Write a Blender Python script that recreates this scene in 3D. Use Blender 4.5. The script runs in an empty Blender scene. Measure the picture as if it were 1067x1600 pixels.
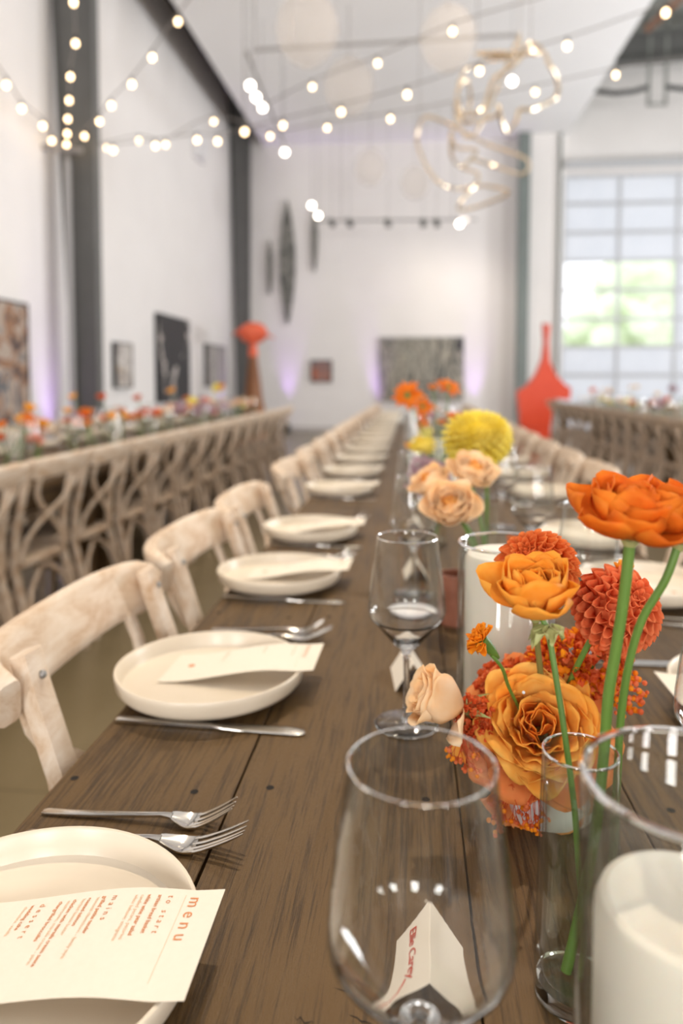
import bpy, math, random
from math import pi, sin, cos, radians as rad
from mathutils import Vector as V, Matrix, Euler, noise
random.seed(7)
S = bpy.context.scene
COL = S.collection

# ------------------------------------------------------------------ camera
FPX, PITCH, YAW, SHIFT = 1127.0, 0.06, 0.099, 137.0
TZ = 0.76                      # table top height
CAM = V((0, 0, TZ + 0.413))
cd = bpy.data.cameras.new('camera'); cam = bpy.data.objects.new('camera', cd); COL.objects.link(cam)
cam.location = CAM
cam.rotation_euler = Euler((pi/2 - PITCH, 0, YAW), 'XYZ')
cd.sensor_fit = 'VERTICAL'; cd.sensor_height = 36; cd.sensor_width = 24
cd.lens = 36 * FPX / 1600; cd.shift_y = -SHIFT / 1600
cd.clip_start = 0.05; cd.clip_end = 200
cd.dof.use_dof = True; cd.dof.focus_distance = 0.57; cd.dof.aperture_fstop = 3.3; cd.dof.aperture_blades = 0
S.camera = cam

# ------------------------------------------------------------------ world, light, exposure
S.view_settings.view_transform = 'Standard'; S.view_settings.look = 'None'
S.view_settings.gamma = 1; S.view_settings.use_curve_mapping = False
S.view_settings.exposure = -0.12
S.cycles.transparent_max_bounces = 40; S.cycles.max_bounces = 12; S.cycles.transmission_bounces = 12
S.cycles.glossy_bounces = 6; S.cycles.diffuse_bounces = 5; S.cycles.caustics_refractive = True
S.cycles.sample_clamp_indirect = 6
w = bpy.data.worlds.new('overcast_sky'); S.world = w; w.use_nodes = True
bg = w.node_tree.nodes['Background']; bg.inputs[0].default_value = (0.93, 0.96, 1.0, 1); bg.inputs[1].default_value = 2.4

def light(name, kind, loc, target, energy, color, **k):
    d = bpy.data.lights.new(name, kind); o = bpy.data.objects.new(name, d); COL.objects.link(o)
    o.location = loc; o.rotation_euler = (V(target) - V(loc)).to_track_quat('-Z', 'Y').to_euler()
    d.energy = energy; d.color = color
    for a, b in k.items(): setattr(d, a, b)
    return o
WARM = (1.0, 0.84, 0.64)
# added fill lamps out of view behind and right, tilted up to brighten ceiling
for i, x in enumerate((-2.4, 0.6, 3.6, 6.6)):
    light('unseen_ceiling_fill', 'AREA', (x, -5.3, 2.9), (x, 3.0, 6.4), 215, (1.0, 0.97, 0.94), shape='RECTANGLE', size=.8, size_y=3.4, spread=rad(150))
light('unseen_ceiling_fill', 'AREA', (9.8, 6.0, 2.9), (0, 6.5, 6.3), 760, (0.95, 0.97, 1.0), shape='RECTANGLE', size=1.6, size_y=3.6)
light('unseen_ceiling_fill', 'AREA', (9.8, 11.5, 2.9), (0, 10.5, 6.3), 760, (0.95, 0.97, 1.0), shape='RECTANGLE', size=1.6, size_y=3.6)
# warm track spots below the white ceiling
light('track_spot_light', 'SPOT', (-0.25, 3.3, 5.9), (0.0, 0.6, .76), 720, WARM, spot_size=rad(62), spot_blend=1, shadow_soft_size=.04)
light('track_spot_light', 'SPOT', (0.9, 6.4, 5.9), (0.1, 3.4, .76), 420, WARM, spot_size=rad(70), spot_blend=1, shadow_soft_size=.05)
light('track_spot_light', 'SPOT', (-0.8, 5.0, 5.9), (-2.2, 4.0, .8), 190, WARM, spot_size=rad(80), spot_blend=1, shadow_soft_size=.05)
light('track_spot_light', 'SPOT', (-1.4, 9.5, 5.9), (-2.2, 6.5, .8), 200, WARM, spot_size=rad(70), spot_blend=1, shadow_soft_size=.05)
light('track_spot_light', 'SPOT', (1.5, 6.2, 5.9), (-4.0, 11.0, 2.0), 240, (1, .90, .78), spot_size=rad(110), spot_blend=1, shadow_soft_size=.2)
light('track_spot_light', 'SPOT', (-0.6, 5.0, 5.9), (-4.0, 5.5, 1.8), 30, (1, .90, .78), spot_size=rad(110), spot_blend=1, shadow_soft_size=.2)
light('track_spot_light', 'SPOT', (0.98, 14.25, 4.28), (0.4, 16.4, 1.9), 120, (1, .88, .74), spot_size=rad(120), spot_blend=1, shadow_soft_size=.06)

# ------------------------------------------------------------------ pixel helpers (real points in the room)
_F = V((-sin(YAW) * cos(PITCH), cos(YAW) * cos(PITCH), -sin(PITCH)))
_R = V((cos(YAW), sin(YAW), 0)); _U = _R.cross(_F)
def ray(px, py): return _F + _R * ((px - 533.5) / FPX) + _U * ((800 - SHIFT - py) / FPX)
def at(px, py, Y):
    d = ray(px, py); return CAM + d * (Y / d.y)
def atz(px, py, z):
    d = ray(px, py); return CAM + d * ((z - CAM.z) / d.z)

# ------------------------------------------------------------------ materials
def node_mat(name):
    m = bpy.data.materials.new(name); m.use_nodes = True
    nt = m.node_tree; return m, nt, nt.nodes['Principled BSDF']
def ramp(nt, stops):
    r = nt.nodes.new('ShaderNodeValToRGB'); e = r.color_ramp.elements
    e[0].position, e[0].color = stops[0][0], (*stops[0][1], 1)
    e[1].position, e[1].color = stops[-1][0], (*stops[-1][1], 1)
    for p, c in stops[1:-1]:
        n = e.new(p); n.color = (*c, 1)
    return r
def noise_node(nt, scale, detail=3, stretch=(1, 1, 1), rough=.55, dist=0.0):
    tc = nt.nodes.new('ShaderNodeTexCoord'); mp = nt.nodes.new('ShaderNodeMapping'); mp.inputs['Scale'].default_value = stretch
    n = nt.nodes.new('ShaderNodeTexNoise'); n.inputs['Scale'].default_value = scale; n.inputs['Detail'].default_value = detail
    n.inputs['Roughness'].default_value = rough; n.inputs['Distortion'].default_value = dist
    nt.links.new(tc.outputs['Object'], mp.inputs[0]); nt.links.new(mp.outputs[0], n.inputs['Vector'])
    return n
def bump(nt, b, src, strength, dist=.001):
    bm = nt.nodes.new('ShaderNodeBump'); bm.inputs['Strength'].default_value = strength; bm.inputs['Distance'].default_value = dist
    nt.links.new(src, bm.inputs['Height']); nt.links.new(bm.outputs[0], b.inputs['Normal'])
def mat(name, c1, c2=None, rough=.5, metal=0, scale=20, stretch=(1, 1, 1), spec=.5, bmp=0, sss=0):
    m, nt, b = node_mat(name)
    b.inputs['Roughness'].default_value = rough; b.inputs['Metallic'].default_value = metal
    b.inputs['Specular IOR Level'].default_value = spec
    n = noise_node(nt, scale, 4, stretch)
    r = ramp(nt, [(.3, c1), (.7, c2 or c1)])
    nt.links.new(n.outputs[0], r.inputs[0]); nt.links.new(r.outputs[0], b.inputs['Base Color'])
    if bmp: bump(nt, b, n.outputs[0], bmp)
    if sss:
        b.inputs['Subsurface Weight'].default_value = sss; b.inputs['Subsurface Radius'].default_value = (.02, .01, .006)
        b.inputs['Subsurface Scale'].default_value = 1
    return m
def emit(name, c, s):
    m, nt, b = node_mat(name); b.inputs['Base Color'].default_value = (*c, 1)
    b.inputs['Emission Color'].default_value = (*c, 1); b.inputs['Emission Strength'].default_value = s
    return m
def petal_mat(name, c1, c2, scale=60, trans=.45, rough=.6):
    m, nt, b = node_mat(name); b.inputs['Roughness'].default_value = rough; b.inputs['Specular IOR Level'].default_value = .25
    n = noise_node(nt, scale, 3); r = ramp(nt, [(.35, c1), (.65, c2)])
    nt.links.new(n.outputs[0], r.inputs[0]); nt.links.new(r.outputs[0], b.inputs['Base Color'])
    t = nt.nodes.new('ShaderNodeBsdfTranslucent'); nt.links.new(r.outputs[0], t.inputs[0])
    mx = nt.nodes.new('ShaderNodeMixShader'); mx.inputs[0].default_value = trans
    nt.links.new(b.outputs[0], mx.inputs[1]); nt.links.new(t.outputs[0], mx.inputs[2])
    nt.links.new(mx.outputs[0], nt.nodes['Material Output'].inputs[0])
    return m
def thin_glass(name, ior=1.45, tint=(.985, .99, .985), edge=1.0):
    m, nt, b = node_mat(name); nt.nodes.remove(b)
    t = nt.nodes.new('ShaderNodeBsdfTransparent'); g = nt.nodes.new('ShaderNodeBsdfGlossy'); g.inputs['Roughness'].default_value = .01
    lf = nt.nodes.new('ShaderNodeLayerWeight'); lf.inputs[0].default_value = .5
    pw = nt.nodes.new('ShaderNodeMath'); pw.operation = 'POWER'; pw.inputs[1].default_value = 4
    f = nt.nodes.new('ShaderNodeMath'); f.operation = 'MULTIPLY_ADD'; r0 = ((ior - 1) / (ior + 1)) ** 2; f.inputs[1].default_value = (1 - r0) * .8; f.inputs[2].default_value = r0 * 1.15
    nt.links.new(lf.outputs['Facing'], pw.inputs[0]); nt.links.new(pw.outputs[0], f.inputs[0])
    lw = nt.nodes.new('ShaderNodeLayerWeight'); lw.inputs[0].default_value = .35
    rr = ramp(nt, [(0.0, tint), (.55, tuple(a * .97 for a in tint)), (1.0, (min(1, .74 / edge), min(1, .77 / edge), min(1, .76 / edge)))])
    nt.links.new(lw.outputs['Facing'], rr.inputs[0]); nt.links.new(rr.outputs[0], t.inputs[0])
    mx = nt.nodes.new('ShaderNodeMixShader')
    nt.links.new(f.outputs[0], mx.inputs[0]); nt.links.new(t.outputs[0], mx.inputs[1]); nt.links.new(g.outputs[0], mx.inputs[2])
    nt.links.new(mx.outputs[0], nt.nodes['Material Output'].inputs[0])
    return m
def real_glass(name, c=(1, 1, 1), ior=1.45):
    m, nt, b = node_mat(name); b.inputs['Transmission Weight'].default_value = 1; b.inputs['Roughness'].default_value = 0
    b.inputs['IOR'].default_value = ior; b.inputs['Base Color'].default_value = (*c, 1)
    return m

def wood_table():
    m, nt, b = node_mat('dark_brown_weathered_table_wood')
    n = noise_node(nt, 9, 7, (9, .45, 4), .68, .35)
    n2 = noise_node(nt, 60, 5, (5, .18, 1), .7, .3)
    n3 = noise_node(nt, 2.2, 2, (1.4, .8, 1))
    a = nt.nodes.new('ShaderNodeMath'); a.operation = 'MULTIPLY_ADD'; a.inputs[1].default_value = .45
    a.inputs[1].default_value = .9; a0 = nt.nodes.new('ShaderNodeMath'); a0.operation = 'MULTIPLY'; a0.inputs[1].default_value = .55; nt.links.new(n.outputs[0], a0.inputs[0])
    nt.links.new(n2.outputs[0], a.inputs[0]); nt.links.new(a0.outputs[0], a.inputs[2])
    a2 = nt.nodes.new('ShaderNodeMath'); a2.operation = 'MULTIPLY_ADD'; a2.inputs[1].default_value = .5
    nt.links.new(n3.outputs[0], a2.inputs[0]); nt.links.new(a.outputs[0], a2.inputs[2])
    r = ramp(nt, [(.62, (.022, .011, .0034)), (.88, (.054, .0290, .0092)), (1.06, (.112, .063, .022))])
    nt.links.new(a2.outputs[0], r.inputs[0]); nt.links.new(r.outputs[0], b.inputs['Base Color'])
    rr = nt.nodes.new('ShaderNodeMapRange'); rr.inputs['To Min'].default_value = .36; rr.inputs['To Max'].default_value = .66
    nt.links.new(n.outputs[0], rr.inputs[0]); nt.links.new(rr.outputs[0], b.inputs['Roughness'])
    b.inputs['Specular IOR Level'].default_value = .27
    n4 = noise_node(nt, 420, 3, (1.6, .35, 1), .7)
    s = nt.nodes.new('ShaderNodeMath'); s.operation = 'ADD'
    nt.links.new(n2.outputs[0], s.inputs[0]); nt.links.new(n4.outputs[0], s.inputs[1])
    bump(nt, b, s.outputs[0], .55, .0012)
    return m
def chair_wood():
    m, nt, b = node_mat('whitewashed_chair_wood')
    n = noise_node(nt, 13, 6, (3, .7, 2.2), .68, .4); r = ramp(nt, [(.34, (.50, .33, .20)), (.50, (.64, .50, .37)), (.70, (.74, .64, .53))])
    nt.links.new(n.outputs[0], r.inputs[0]); nt.links.new(r.outputs[0], b.inputs['Base Color']); b.inputs['Roughness'].default_value = .55
    bump(nt, b, n.outputs[0], .2)
    return m
def floor_mat():
    m, nt, b = node_mat('polished_olive_brown_concrete')
    n = noise_node(nt, .8, 6, (1, 1, 1), .6, .4); r = ramp(nt, [(.3, (.15, .115, .06)), (.7, (.24, .19, .11))])
    br = nt.nodes.new('ShaderNodeTexBrick'); br.offset = 0; br.inputs['Scale'].default_value = 1; br.inputs['Mortar Size'].default_value = .004
    br.inputs['Brick Width'].default_value = 3.0; br.inputs['Row Height'].default_value = 1.9; br.inputs['Color1'].default_value = (1, 1, 1, 1)
    br.inputs['Color2'].default_value = (1, 1, 1, 1); br.inputs['Mortar'].default_value = (.62, .6, .58, 1)
    tc = nt.nodes.new('ShaderNodeTexCoord'); nt.links.new(tc.outputs['Object'], br.inputs['Vector'])
    mx = nt.nodes.new('ShaderNodeMix'); mx.data_type = 'RGBA'; mx.blend_type = 'MULTIPLY'; mx.inputs[0].default_value = 1
    nt.links.new(n.outputs[0], r.inputs[0]); nt.links.new(r.outputs[0], mx.inputs[6]); nt.links.new(br.outputs[0], mx.inputs[7])
    nt.links.new(mx.outputs[2], b.inputs['Base Color']); b.inputs['Roughness'].default_value = .3
    return m
def art_mat(name, cols, scale, stretch=(1, 1, 1), kind='noise'):
    m, nt, b = node_mat(name); b.inputs['Roughness'].default_value = .6
    if kind == 'voronoi':
        tc = nt.nodes.new('ShaderNodeTexCoord'); mp = nt.nodes.new('ShaderNodeMapping'); mp.inputs['Scale'].default_value = stretch
        n = nt.nodes.new('ShaderNodeTexVoronoi'); n.inputs['Scale'].default_value = scale
        nt.links.new(tc.outputs['Object'], mp.inputs[0]); nt.links.new(mp.outputs[0], n.inputs['Vector']); out = n.outputs['Color']
    else:
        n = noise_node(nt, scale, 2, stretch, .5, 1.5); out = n.outputs[0]
    r = ramp(nt, cols); r.color_ramp.interpolation = 'CONSTANT' if kind != 'soft' else 'LINEAR'
    nt.links.new(out, r.inputs[0]); nt.links.new(r.outputs[0], b.inputs['Base Color'])
    return m

MT = dict(footglass=thin_glass('clear_foot_glass', 1.45, (1, 1, 1), .68),
    wood=wood_table(), chair=chair_wood(), floor=floor_mat(),
    hole=mat('dark_screw_hole', (.015, .010, .006)), seam=mat('dark_plank_gap', (.008, .005, .003), rough=.9),
    wall=mat('warm_white_wall_paint', (.82, .79, .77), (.85, .82, .80), rough=.8, scale=1.5),
    ceil=mat('white_ceiling_paint', (.90, .895, .90), (.92, .915, .92), rough=.85, scale=1),
    steel=mat('dark_grey_steel_paint', (.105, .105, .10), (.125, .125, .12), rough=.5, scale=3),
    green=mat('grey_green_steel_paint', (.17, .20, .19), (.20, .23, .22), rough=.5, scale=3),
    roof=mat('dark_roof_underside', (.05, .045, .055), (.07, .06, .07), rough=.8),
    rooflight=mat('pale_grey_roof_liner', (.22, .23, .21), (.27, .28, .26), rough=.8),
    plate=mat('warm_white_glazed_stoneware', (.72, .625, .50), (.74, .65, .52), rough=.3, scale=8),
    paper=mat('cream_card_stock', (.76, .69, .58), (.78, .71, .60), rough=.7, scale=200, bmp=.05),
    ink=mat('terracotta_ink', (.60, .21, .07), (.64, .24, .08), rough=.7),
    ink2=mat('pale_peach_ink', (.72, .44, .26), (.74, .47, .28), rough=.7),
    red_ink=mat('red_marker_ink', (.55, .06, .03), rough=.6),
    chrome=mat('polished_flatware_steel', (.62, .60, .57), (.68, .66, .62), rough=.14, metal=1, scale=30),
    black=mat('black_painted_metal', (.012, .012, .013), rough=.5),
    wax=mat('white_candle_wax', (.80, .74, .66), (.83, .77, .70), rough=.5, scale=12, sss=.15),
    wick=mat('candle_wick', (.1, .08, .06)),
    ceramic=mat('matte_white_ceramic', (.78, .77, .78), (.82, .81, .82), rough=.4, scale=10),
    brownvase=mat('glazed_rust_brown_ceramic', (.20, .07, .04), (.34, .14, .09), rough=.3, scale=25),
    stem=mat('fresh_green_stem', (.075, .155, .022), (.13, .24, .04), rough=.45, scale=40, stretch=(1, 1, .1)),
    stem2=mat('olive_green_stem', (.17, .15, .04), (.24, .22, .06), rough=.5, scale=40),
    leaf=mat('pale_green_sepal', (.30, .36, .10), (.42, .40, .18), rough=.5, scale=60),
    glass=thin_glass('clear_drinking_glass'), vglass=thin_glass('clear_vase_glass', 1.5, (.97, .98, .965)),
    solid=real_glass('solid_clear_glass'), water=thin_glass('vase_water_surface', 1.33, (.92, .95, .90)),
    redsteel=mat('red_orange_painted_steel', (.78, .06, .015), (.82, .075, .02), rough=.4, scale=4),
    coral=mat('coral_red_sculpted_metal', (.80, .12, .05), (.90, .18, .08), rough=.5, scale=5),
    rust=mat('rust_brown_wood_pedestal', (.20, .07, .02), (.30, .12, .04), rough=.5, scale=5, stretch=(1, 1, .2)),
    gold=mat('pale_gold_wire', (.85, .68, .48), (.9, .75, .55), rough=.25, metal=1),
    bulb=emit('glowing_warm_bulb', (1, .72, .42), 9), spotface=emit('lit_spot_lens', (1, .90, .76), 12),
    cable=mat('thin_grey_cable', (.25, .23, .22)), bracket=mat('grey_steel_bracket', (.3, .29, .28), metal=.6),
    track=mat('pale_grey_track_rail', (.34, .33, .33), rough=.5),
    lantern=petal_mat('cream_paper_lantern', (.76, .69, .62), (.78, .72, .65), 5, .1),
    frost=None,  pane=thin_glass('clear_door_pane', 1.4, (1, 1, 1), .6),
    mullion=mat('grey_door_frame', (.52, .53, .55), (.56, .57, .59), rough=.5),
    tree=mat('sunlit_tree_leaves', (.50, .60, .36), (.82, .88, .70), rough=.7, scale=1.2),
    pale=mat('pale_concrete_yard', (.75, .75, .72), (.8, .8, .77), rough=.9, scale=1),
    glare_top=mat('glare_white_tabletop', (.88, .88, .88), rough=.12),  # white gloss painted on to imitate window glare on a dark tabletop
    base=mat('pale_wall_base', (.52, .48, .46), (.56, .52, .50)),
)
def frost_mat():
    m, nt, b = node_mat('frosted_white_door_panel'); b.inputs['Base Color'].default_value = (.80, .82, .86, 1); b.inputs['Roughness'].default_value = .6
    t = nt.nodes.new('ShaderNodeBsdfTranslucent'); t.inputs[0].default_value = (.8, .8, .8, 1)
    n = noise_node(nt, 1.2, 2); r = ramp(nt, [(.3, (.76, .77, .80)), (.7, (.82, .82, .84))]); nt.links.new(n.outputs[0], r.inputs[0]); nt.links.new(r.outputs[0], t.inputs[0])
    mx = nt.nodes.new('ShaderNodeMixShader'); mx.inputs[0].default_value = .6
    nt.links.new(b.outputs[0], mx.inputs[1]); nt.links.new(t.outputs[0], mx.inputs[2]); nt.links.new(mx.outputs[0], nt.nodes['Material Output'].inputs[0])
    return m
MT['frost'] = frost_mat()
PM = dict(
    orange=petal_mat('orange_ranunculus_petal', (.80, .19, .012), (.93, .33, .03), 45),
    yellow=petal_mat('golden_yellow_petal', (.93, .42, .04), (.96, .56, .10), 45),
    peach=petal_mat('peach_orange_rose_petal', (.98, .50, .07), (1.0, .68, .18), 26),
    blush=petal_mat('deep_peach_outer_petal', (.92, .34, .10), (.97, .47, .16), 26),
    cream=petal_mat('cream_blush_rose_petal', (.97, .72, .42), (1.0, .84, .62), 30),
    creamc=petal_mat('apricot_rose_heart_petal', (.97, .54, .14), (1.0, .70, .30), 40),
    dahlia=petal_mat('orange_dahlia_petal', (.82, .20, .045), (.93, .34, .09), 60),
    coral=petal_mat('coral_dahlia_petal', (.84, .19, .06), (.92, .32, .13), 60),
    lemon=petal_mat('lemon_yellow_dahlia_petal', (.92, .78, .10), (1.0, .90, .28), 30),
    marigold=petal_mat('marigold_petal', (.92, .30, .01), (.96, .42, .02), 80),
    red=petal_mat('orange_red_floret', (.62, .08, .02), (.80, .20, .05), 120),
    lilac=petal_mat('dusty_lilac_petal', (.50, .32, .38), (.62, .45, .50), 40),
    pink=petal_mat('pink_petal', (.85, .25, .32), (.9, .40, .42), 40),
    white=petal_mat('white_petal', (.85, .80, .74), (.88, .84, .80), 40),
)

def lantern_mat():
    m, nt, b = node_mat('sheer_cream_lantern'); b.inputs['Base Color'].default_value = (.80, .70, .60, 1); b.inputs['Roughness'].default_value = .7
    t = nt.nodes.new('ShaderNodeBsdfTransparent'); mx = nt.nodes.new('ShaderNodeMixShader'); mx.inputs[0].default_value = .82
    nt.links.new(b.outputs[0], mx.inputs[1]); nt.links.new(t.outputs[0], mx.inputs[2]); nt.links.new(mx.outputs[0], nt.nodes['Material Output'].inputs[0]); return m
MT['lantern'] = lantern_mat()

# ------------------------------------------------------------------ mesh helpers
class MB:
    def __init__(s): s.v = []; s.f = []; s.m = []
    def add(s, vs, fs, mi=0):
        o = len(s.v); s.v += [tuple(a) for a in vs]; s.f += [tuple(i + o for i in f) for f in fs]; s.m += [mi] * len(fs)
    def box(s, c, d, mi=0, rot=None):
        x, y, z = (a / 2 for a in d); vs = [V((i * x, j * y, k * z)) for i in (-1, 1) for j in (-1, 1) for k in (-1, 1)]
        if rot is not None: vs = [rot @ a for a in vs]
        s.add([a + V(c) for a in vs], [(0, 1, 3, 2), (4, 6, 7, 5), (0, 4, 5, 1), (2, 3, 7, 6), (0, 2, 6, 4), (1, 5, 7, 3)], mi)
    def lathe(s, prof, n=32, mi=0, M=None, close=False):
        vs = []; fs = []
        for r, z in prof:
            for i in range(n):
                a = 2 * pi * i / n; p = V((r * cos(a), r * sin(a), z)); vs.append(M @ p if M is not None else p)
        k = len(prof)
        for j in range(k - 1 + (1 if close else 0)):
            for i in range(n):
                a, b = j * n + i, j * n + (i + 1) % n; c, d = ((j + 1) % k) * n + (i + 1) % n, ((j + 1) % k) * n + i
                fs.append((a, b, c, d))
        s.add(vs, fs, mi)
        if not close:
            o = len(s.v) - len(vs)
            for j, flip in ((0, True), (k - 1, False)):
                if prof[j][0] > 1e-6:
                    ring = [o + j * n + i for i in range(n)]
                    s.f.append(tuple(reversed(ring)) if flip else tuple(ring)); s.m.append(mi)
    def tube(s, pts, r, n=8, mi=0, sec=None, up=None, closed=False):
        """sec=(w,h) gives a rounded rectangular section (w across, h along 'up')."""
        pts = [V(p) for p in pts]; k = len(pts); rs = r if isinstance(r, (list, tuple)) else [r] * k; vs = []
        pn = None
        for i, p in enumerate(pts):
            if closed: t = pts[(i + 1) % k] - pts[i - 1]
            else: t = pts[min(i + 1, k - 1)] - pts[max(i - 1, 0)]
            t.normalize()
            if up is not None:
                b = V(up) - t * t.dot(V(up))
            else:
                b = pn if pn is not None else (V((0, 0, 1)) if abs(t.z) < .9 else V((1, 0, 0)))
                b = b - t * t.dot(b)
            b.normalize(); a = t.cross(b); pn = b
            for j in range(n):
                q = 2 * pi * j / n
                if sec:
                    ww, hh = (sec[i] if isinstance(sec, list) else sec)
                    cx, sx = cos(q), sin(q); e = .45
                    u = (abs(cx) ** e) * (1 if cx >= 0 else -1) * ww / 2; vv = (abs(sx) ** e) * (1 if sx >= 0 else -1) * hh / 2
                else: u, vv = rs[i] * cos(q), rs[i] * sin(q)
                vs.append(p + a * u + b * vv)
        fs = []
        for i in range(k if closed else k - 1):
            for j in range(n):
                a_, b_ = i * n + j, i * n + (j + 1) % n; c_, d_ = ((i + 1) % k) * n + (j + 1) % n, ((i + 1) % k) * n + j
                fs.append((a_, b_, c_, d_))
        if not closed: fs += [tuple(reversed(range(n))), tuple((k - 1) * n + j for j in range(n))]
        s.add(vs, fs, mi)
    def ball(s, c, r, n=8, m=6, mi=0, sc=(1, 1, 1)):
        vs = []; fs = []
        for j in range(m + 1):
            t = pi * j / m
            for i in range(n):
                a = 2 * pi * i / n; vs.append(V(c) + V((r * sin(t) * cos(a) * sc[0], r * sin(t) * sin(a) * sc[1], r * cos(t) * sc[2])))
        for j in range(m):
            for i in range(n): fs.append((j * n + i, (j + 1) * n + i, (j + 1) * n + (i + 1) % n, j * n + (i + 1) % n))
        s.add(vs, fs, mi)
    def build(s, name, mats, parent=None, smooth=True, loc=None, sharp=True):
        me = bpy.data.meshes.new(name); me.from_pydata(s.v, [], s.f)
        for m in (mats if isinstance(mats, (list, tuple)) else [mats]): me.materials.append(m)
        me.polygons.foreach_set('material_index', s.m)
        me.polygons.foreach_set('use_smooth', [smooth] * len(me.polygons)); me.update()
        if smooth and sharp:
            try: me.set_sharp_from_angle(angle=rad(42))
            except Exception: pass
        o = bpy.data.objects.new(name, me); COL.objects.link(o)
        if parent is not None: o.parent = parent
        if loc is not None: o.location = loc
        return o
def tag(o, label=None, cat=None, group=None, kind=None):
    if label: o['label'] = label
    if cat: o['category'] = cat
    if group: o['group'] = group
    if kind: o['kind'] = kind
    return o
def thing(name, label, cat, loc=(0, 0, 0), rot=0, group=None):
    o = bpy.data.objects.new(name, None); COL.objects.link(o); o.location = loc; o.empty_display_size = .05
    o.rotation_euler = rot if isinstance(rot, (tuple, list, Euler)) else (0, 0, rot)
    return tag(o, label, cat, group)
def dup(root, loc, rot=0, label=None, group=None, scale=None):
    def cp(o, par):
        c = o.copy(); COL.objects.link(c)
        if par is not None: c.parent = par
        for ch in o.children: cp(ch, c)
        return c
    r = cp(root, None); r.location = loc
    r.rotation_euler = rot if isinstance(rot, (tuple, list, Euler)) else (0, 0, rot)
    if scale: r.scale = (scale,) * 3
    if label: r['label'] = label
    if group: r['group'] = group
    return r
def struct(name, mb, m, smooth=False): return tag(mb.build(name, m, smooth=smooth), kind='structure')
ORD = ['nearest', 'second', 'third', 'fourth', 'fifth', 'sixth', 'seventh', 'eighth', 'ninth', 'tenth', 'eleventh', 'twelfth',
       'thirteenth', 'fourteenth', 'fifteenth', 'sixteenth', 'seventeenth', 'eighteenth', 'nineteenth', 'twentieth']

# ================================================================== THE ROOM
YB = 16.5; XL = -4.05; CZ = 6.5; CXL, CXR = -3.40, at(886, 196, YB).x
b = MB(); b.box((3, 5.5, -.05), (14.4, 22.4, .1)); struct('floor', b, MT['floor'])
b = MB(); b.box((XL - .1, 6, 3.8), (.2, 23, 7.6)); struct('wall_left', b, MT['wall'])
DX0, DX1, DZ1 = at(879, 400, YB).x, 9.1, at(880, 272, YB).z
b = MB(); b.box(((XL + DX0) / 2 - .1, YB + .15, 4.25), (DX0 - XL + .2, .3, 8.5))
b.box(((DX0 + DX1) / 2, YB + .15, (DZ1 + 8.5) / 2), (DX1 - DX0, .3, 8.5 - DZ1))
b.box(((DX1 + 10.2) / 2, YB + .15, 4.25), (10.2 - DX1, .3, 8.5)); struct('wall_back', b, MT['wall'])
b = MB(); b.box((3, -5.6, 4.25), (14.6, .2, 8.5)); struct('wall_front', b, MT['wall'])
b = MB(); b.box((10.1, 6, 4.25), (.2, 23, 8.5)); struct('wall_right', b, MT['wall'])
b = MB(); b.box(((CXL + CXR) / 2, 6, CZ + .06), (CXR - CXL, 21, .12)); struct('ceiling', b, MT['ceil'])
b = MB(); b.box(((XL + CXR) / 2, 6, 7.5), (CXR - XL, 23, .12)); struct('ceiling_roof_underside', b, MT['roof'])
b = MB(); b.box(((CXR + 10.2) / 2, 6, 8.5), (10.2 - CXR, 23, .12))
b.box((CXR + .03, 6, 7.6), (.06, 21, 1.9)); struct('ceiling_high_bay', b, MT['rooflight'])
b = MB(); b.box(((CXL + DX0) / 2 - .3, YB - .015, .06), (DX0 - CXL, .03, .12)); struct('baseboard_back', b, MT['base'])
# white pier beside the door
p0, p1 = at(827, 400, 16.3).x, at(874, 400, 16.3).x
b = MB(); b.box(((p0 + p1) / 2, 16.4, 3.25), (p1 - p0, .2, 6.5)); struct('trim_1', b, MT['wall'])
b = MB(); b.box((p1 - .02, 16.27, 3.25), (.05, .06, 6.5)); struct('trim_2', b, MT['green'])

def steel_column(xi0, xi1, xo0, xo1, y, h, w, name_label, m, yy=.16):
    t = thing('steel_column', name_label, 'column', ((xi0 + xo0) / 2, y, 0), group=None)
    ox = (xi0 + xo0) / 2
    b = MB()   # web plate tapering upwards
    def web(x0, x1, X0, X1, ya, yb):
        vs = [(x0 - ox, ya, 0), (x1 - ox, ya, 0), (x1 - ox, yb, 0), (x0 - ox, yb, 0), (X0 - ox, ya, h), (X1 - ox, ya, h), (X1 - ox, yb, h), (X0 - ox, yb, h)]
        return vs, [(3, 2, 1, 0), (4, 5, 6, 7), (0, 1, 5, 4), (1, 2, 6, 5), (2, 3, 7, 6), (3, 0, 4, 7)]
    b.add(*web(xo0 + .01, xi0 - .01, xo1 + .01, xi1 - .01, -.012, .012)); b.build('web', m, t, smooth=False)
    for (a0, a1, nm) in ((xo0, xo1, 'flange'), (xi0 - .014, xi1 - .014, 'flange')):
        b = MB(); b.add(*web(a0, a0 + .014, a1, a1 + .014, -yy / 2, yy / 2)); b.build(nm, m, t, smooth=False)
    b = MB(); b.box(((xi0 + xo0) / 2 - ox, 0, .01), (abs(xi0 - xo0) + .1, yy + .1, .02)); b.build('base_plate', m, t, smooth=False)
    return t
for (Y, a, e, lab) in ((7.9, 157, 121, 'tall dark grey tapered steel column nearest on the left wall'), (15.9, 389, 371, 'dark grey tapered steel column in the far left corner')):
    xi, xo = at(a, 600, Y).x, at(e, 600, Y).x
    steel_column(xi, xi + (.03 if Y < 9 else .08), xo, max(XL + .01, xo - .30), Y, 7.4, 0, lab, MT['steel'])
g0, g1_ = at(808, 400, 16.2).x, at(826, 400, 16.2).x
b = MB(); b.box(((g0 + g1_) / 2 * 0, 0, 3.25), (g1_ - g0, .18, 6.5))
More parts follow.
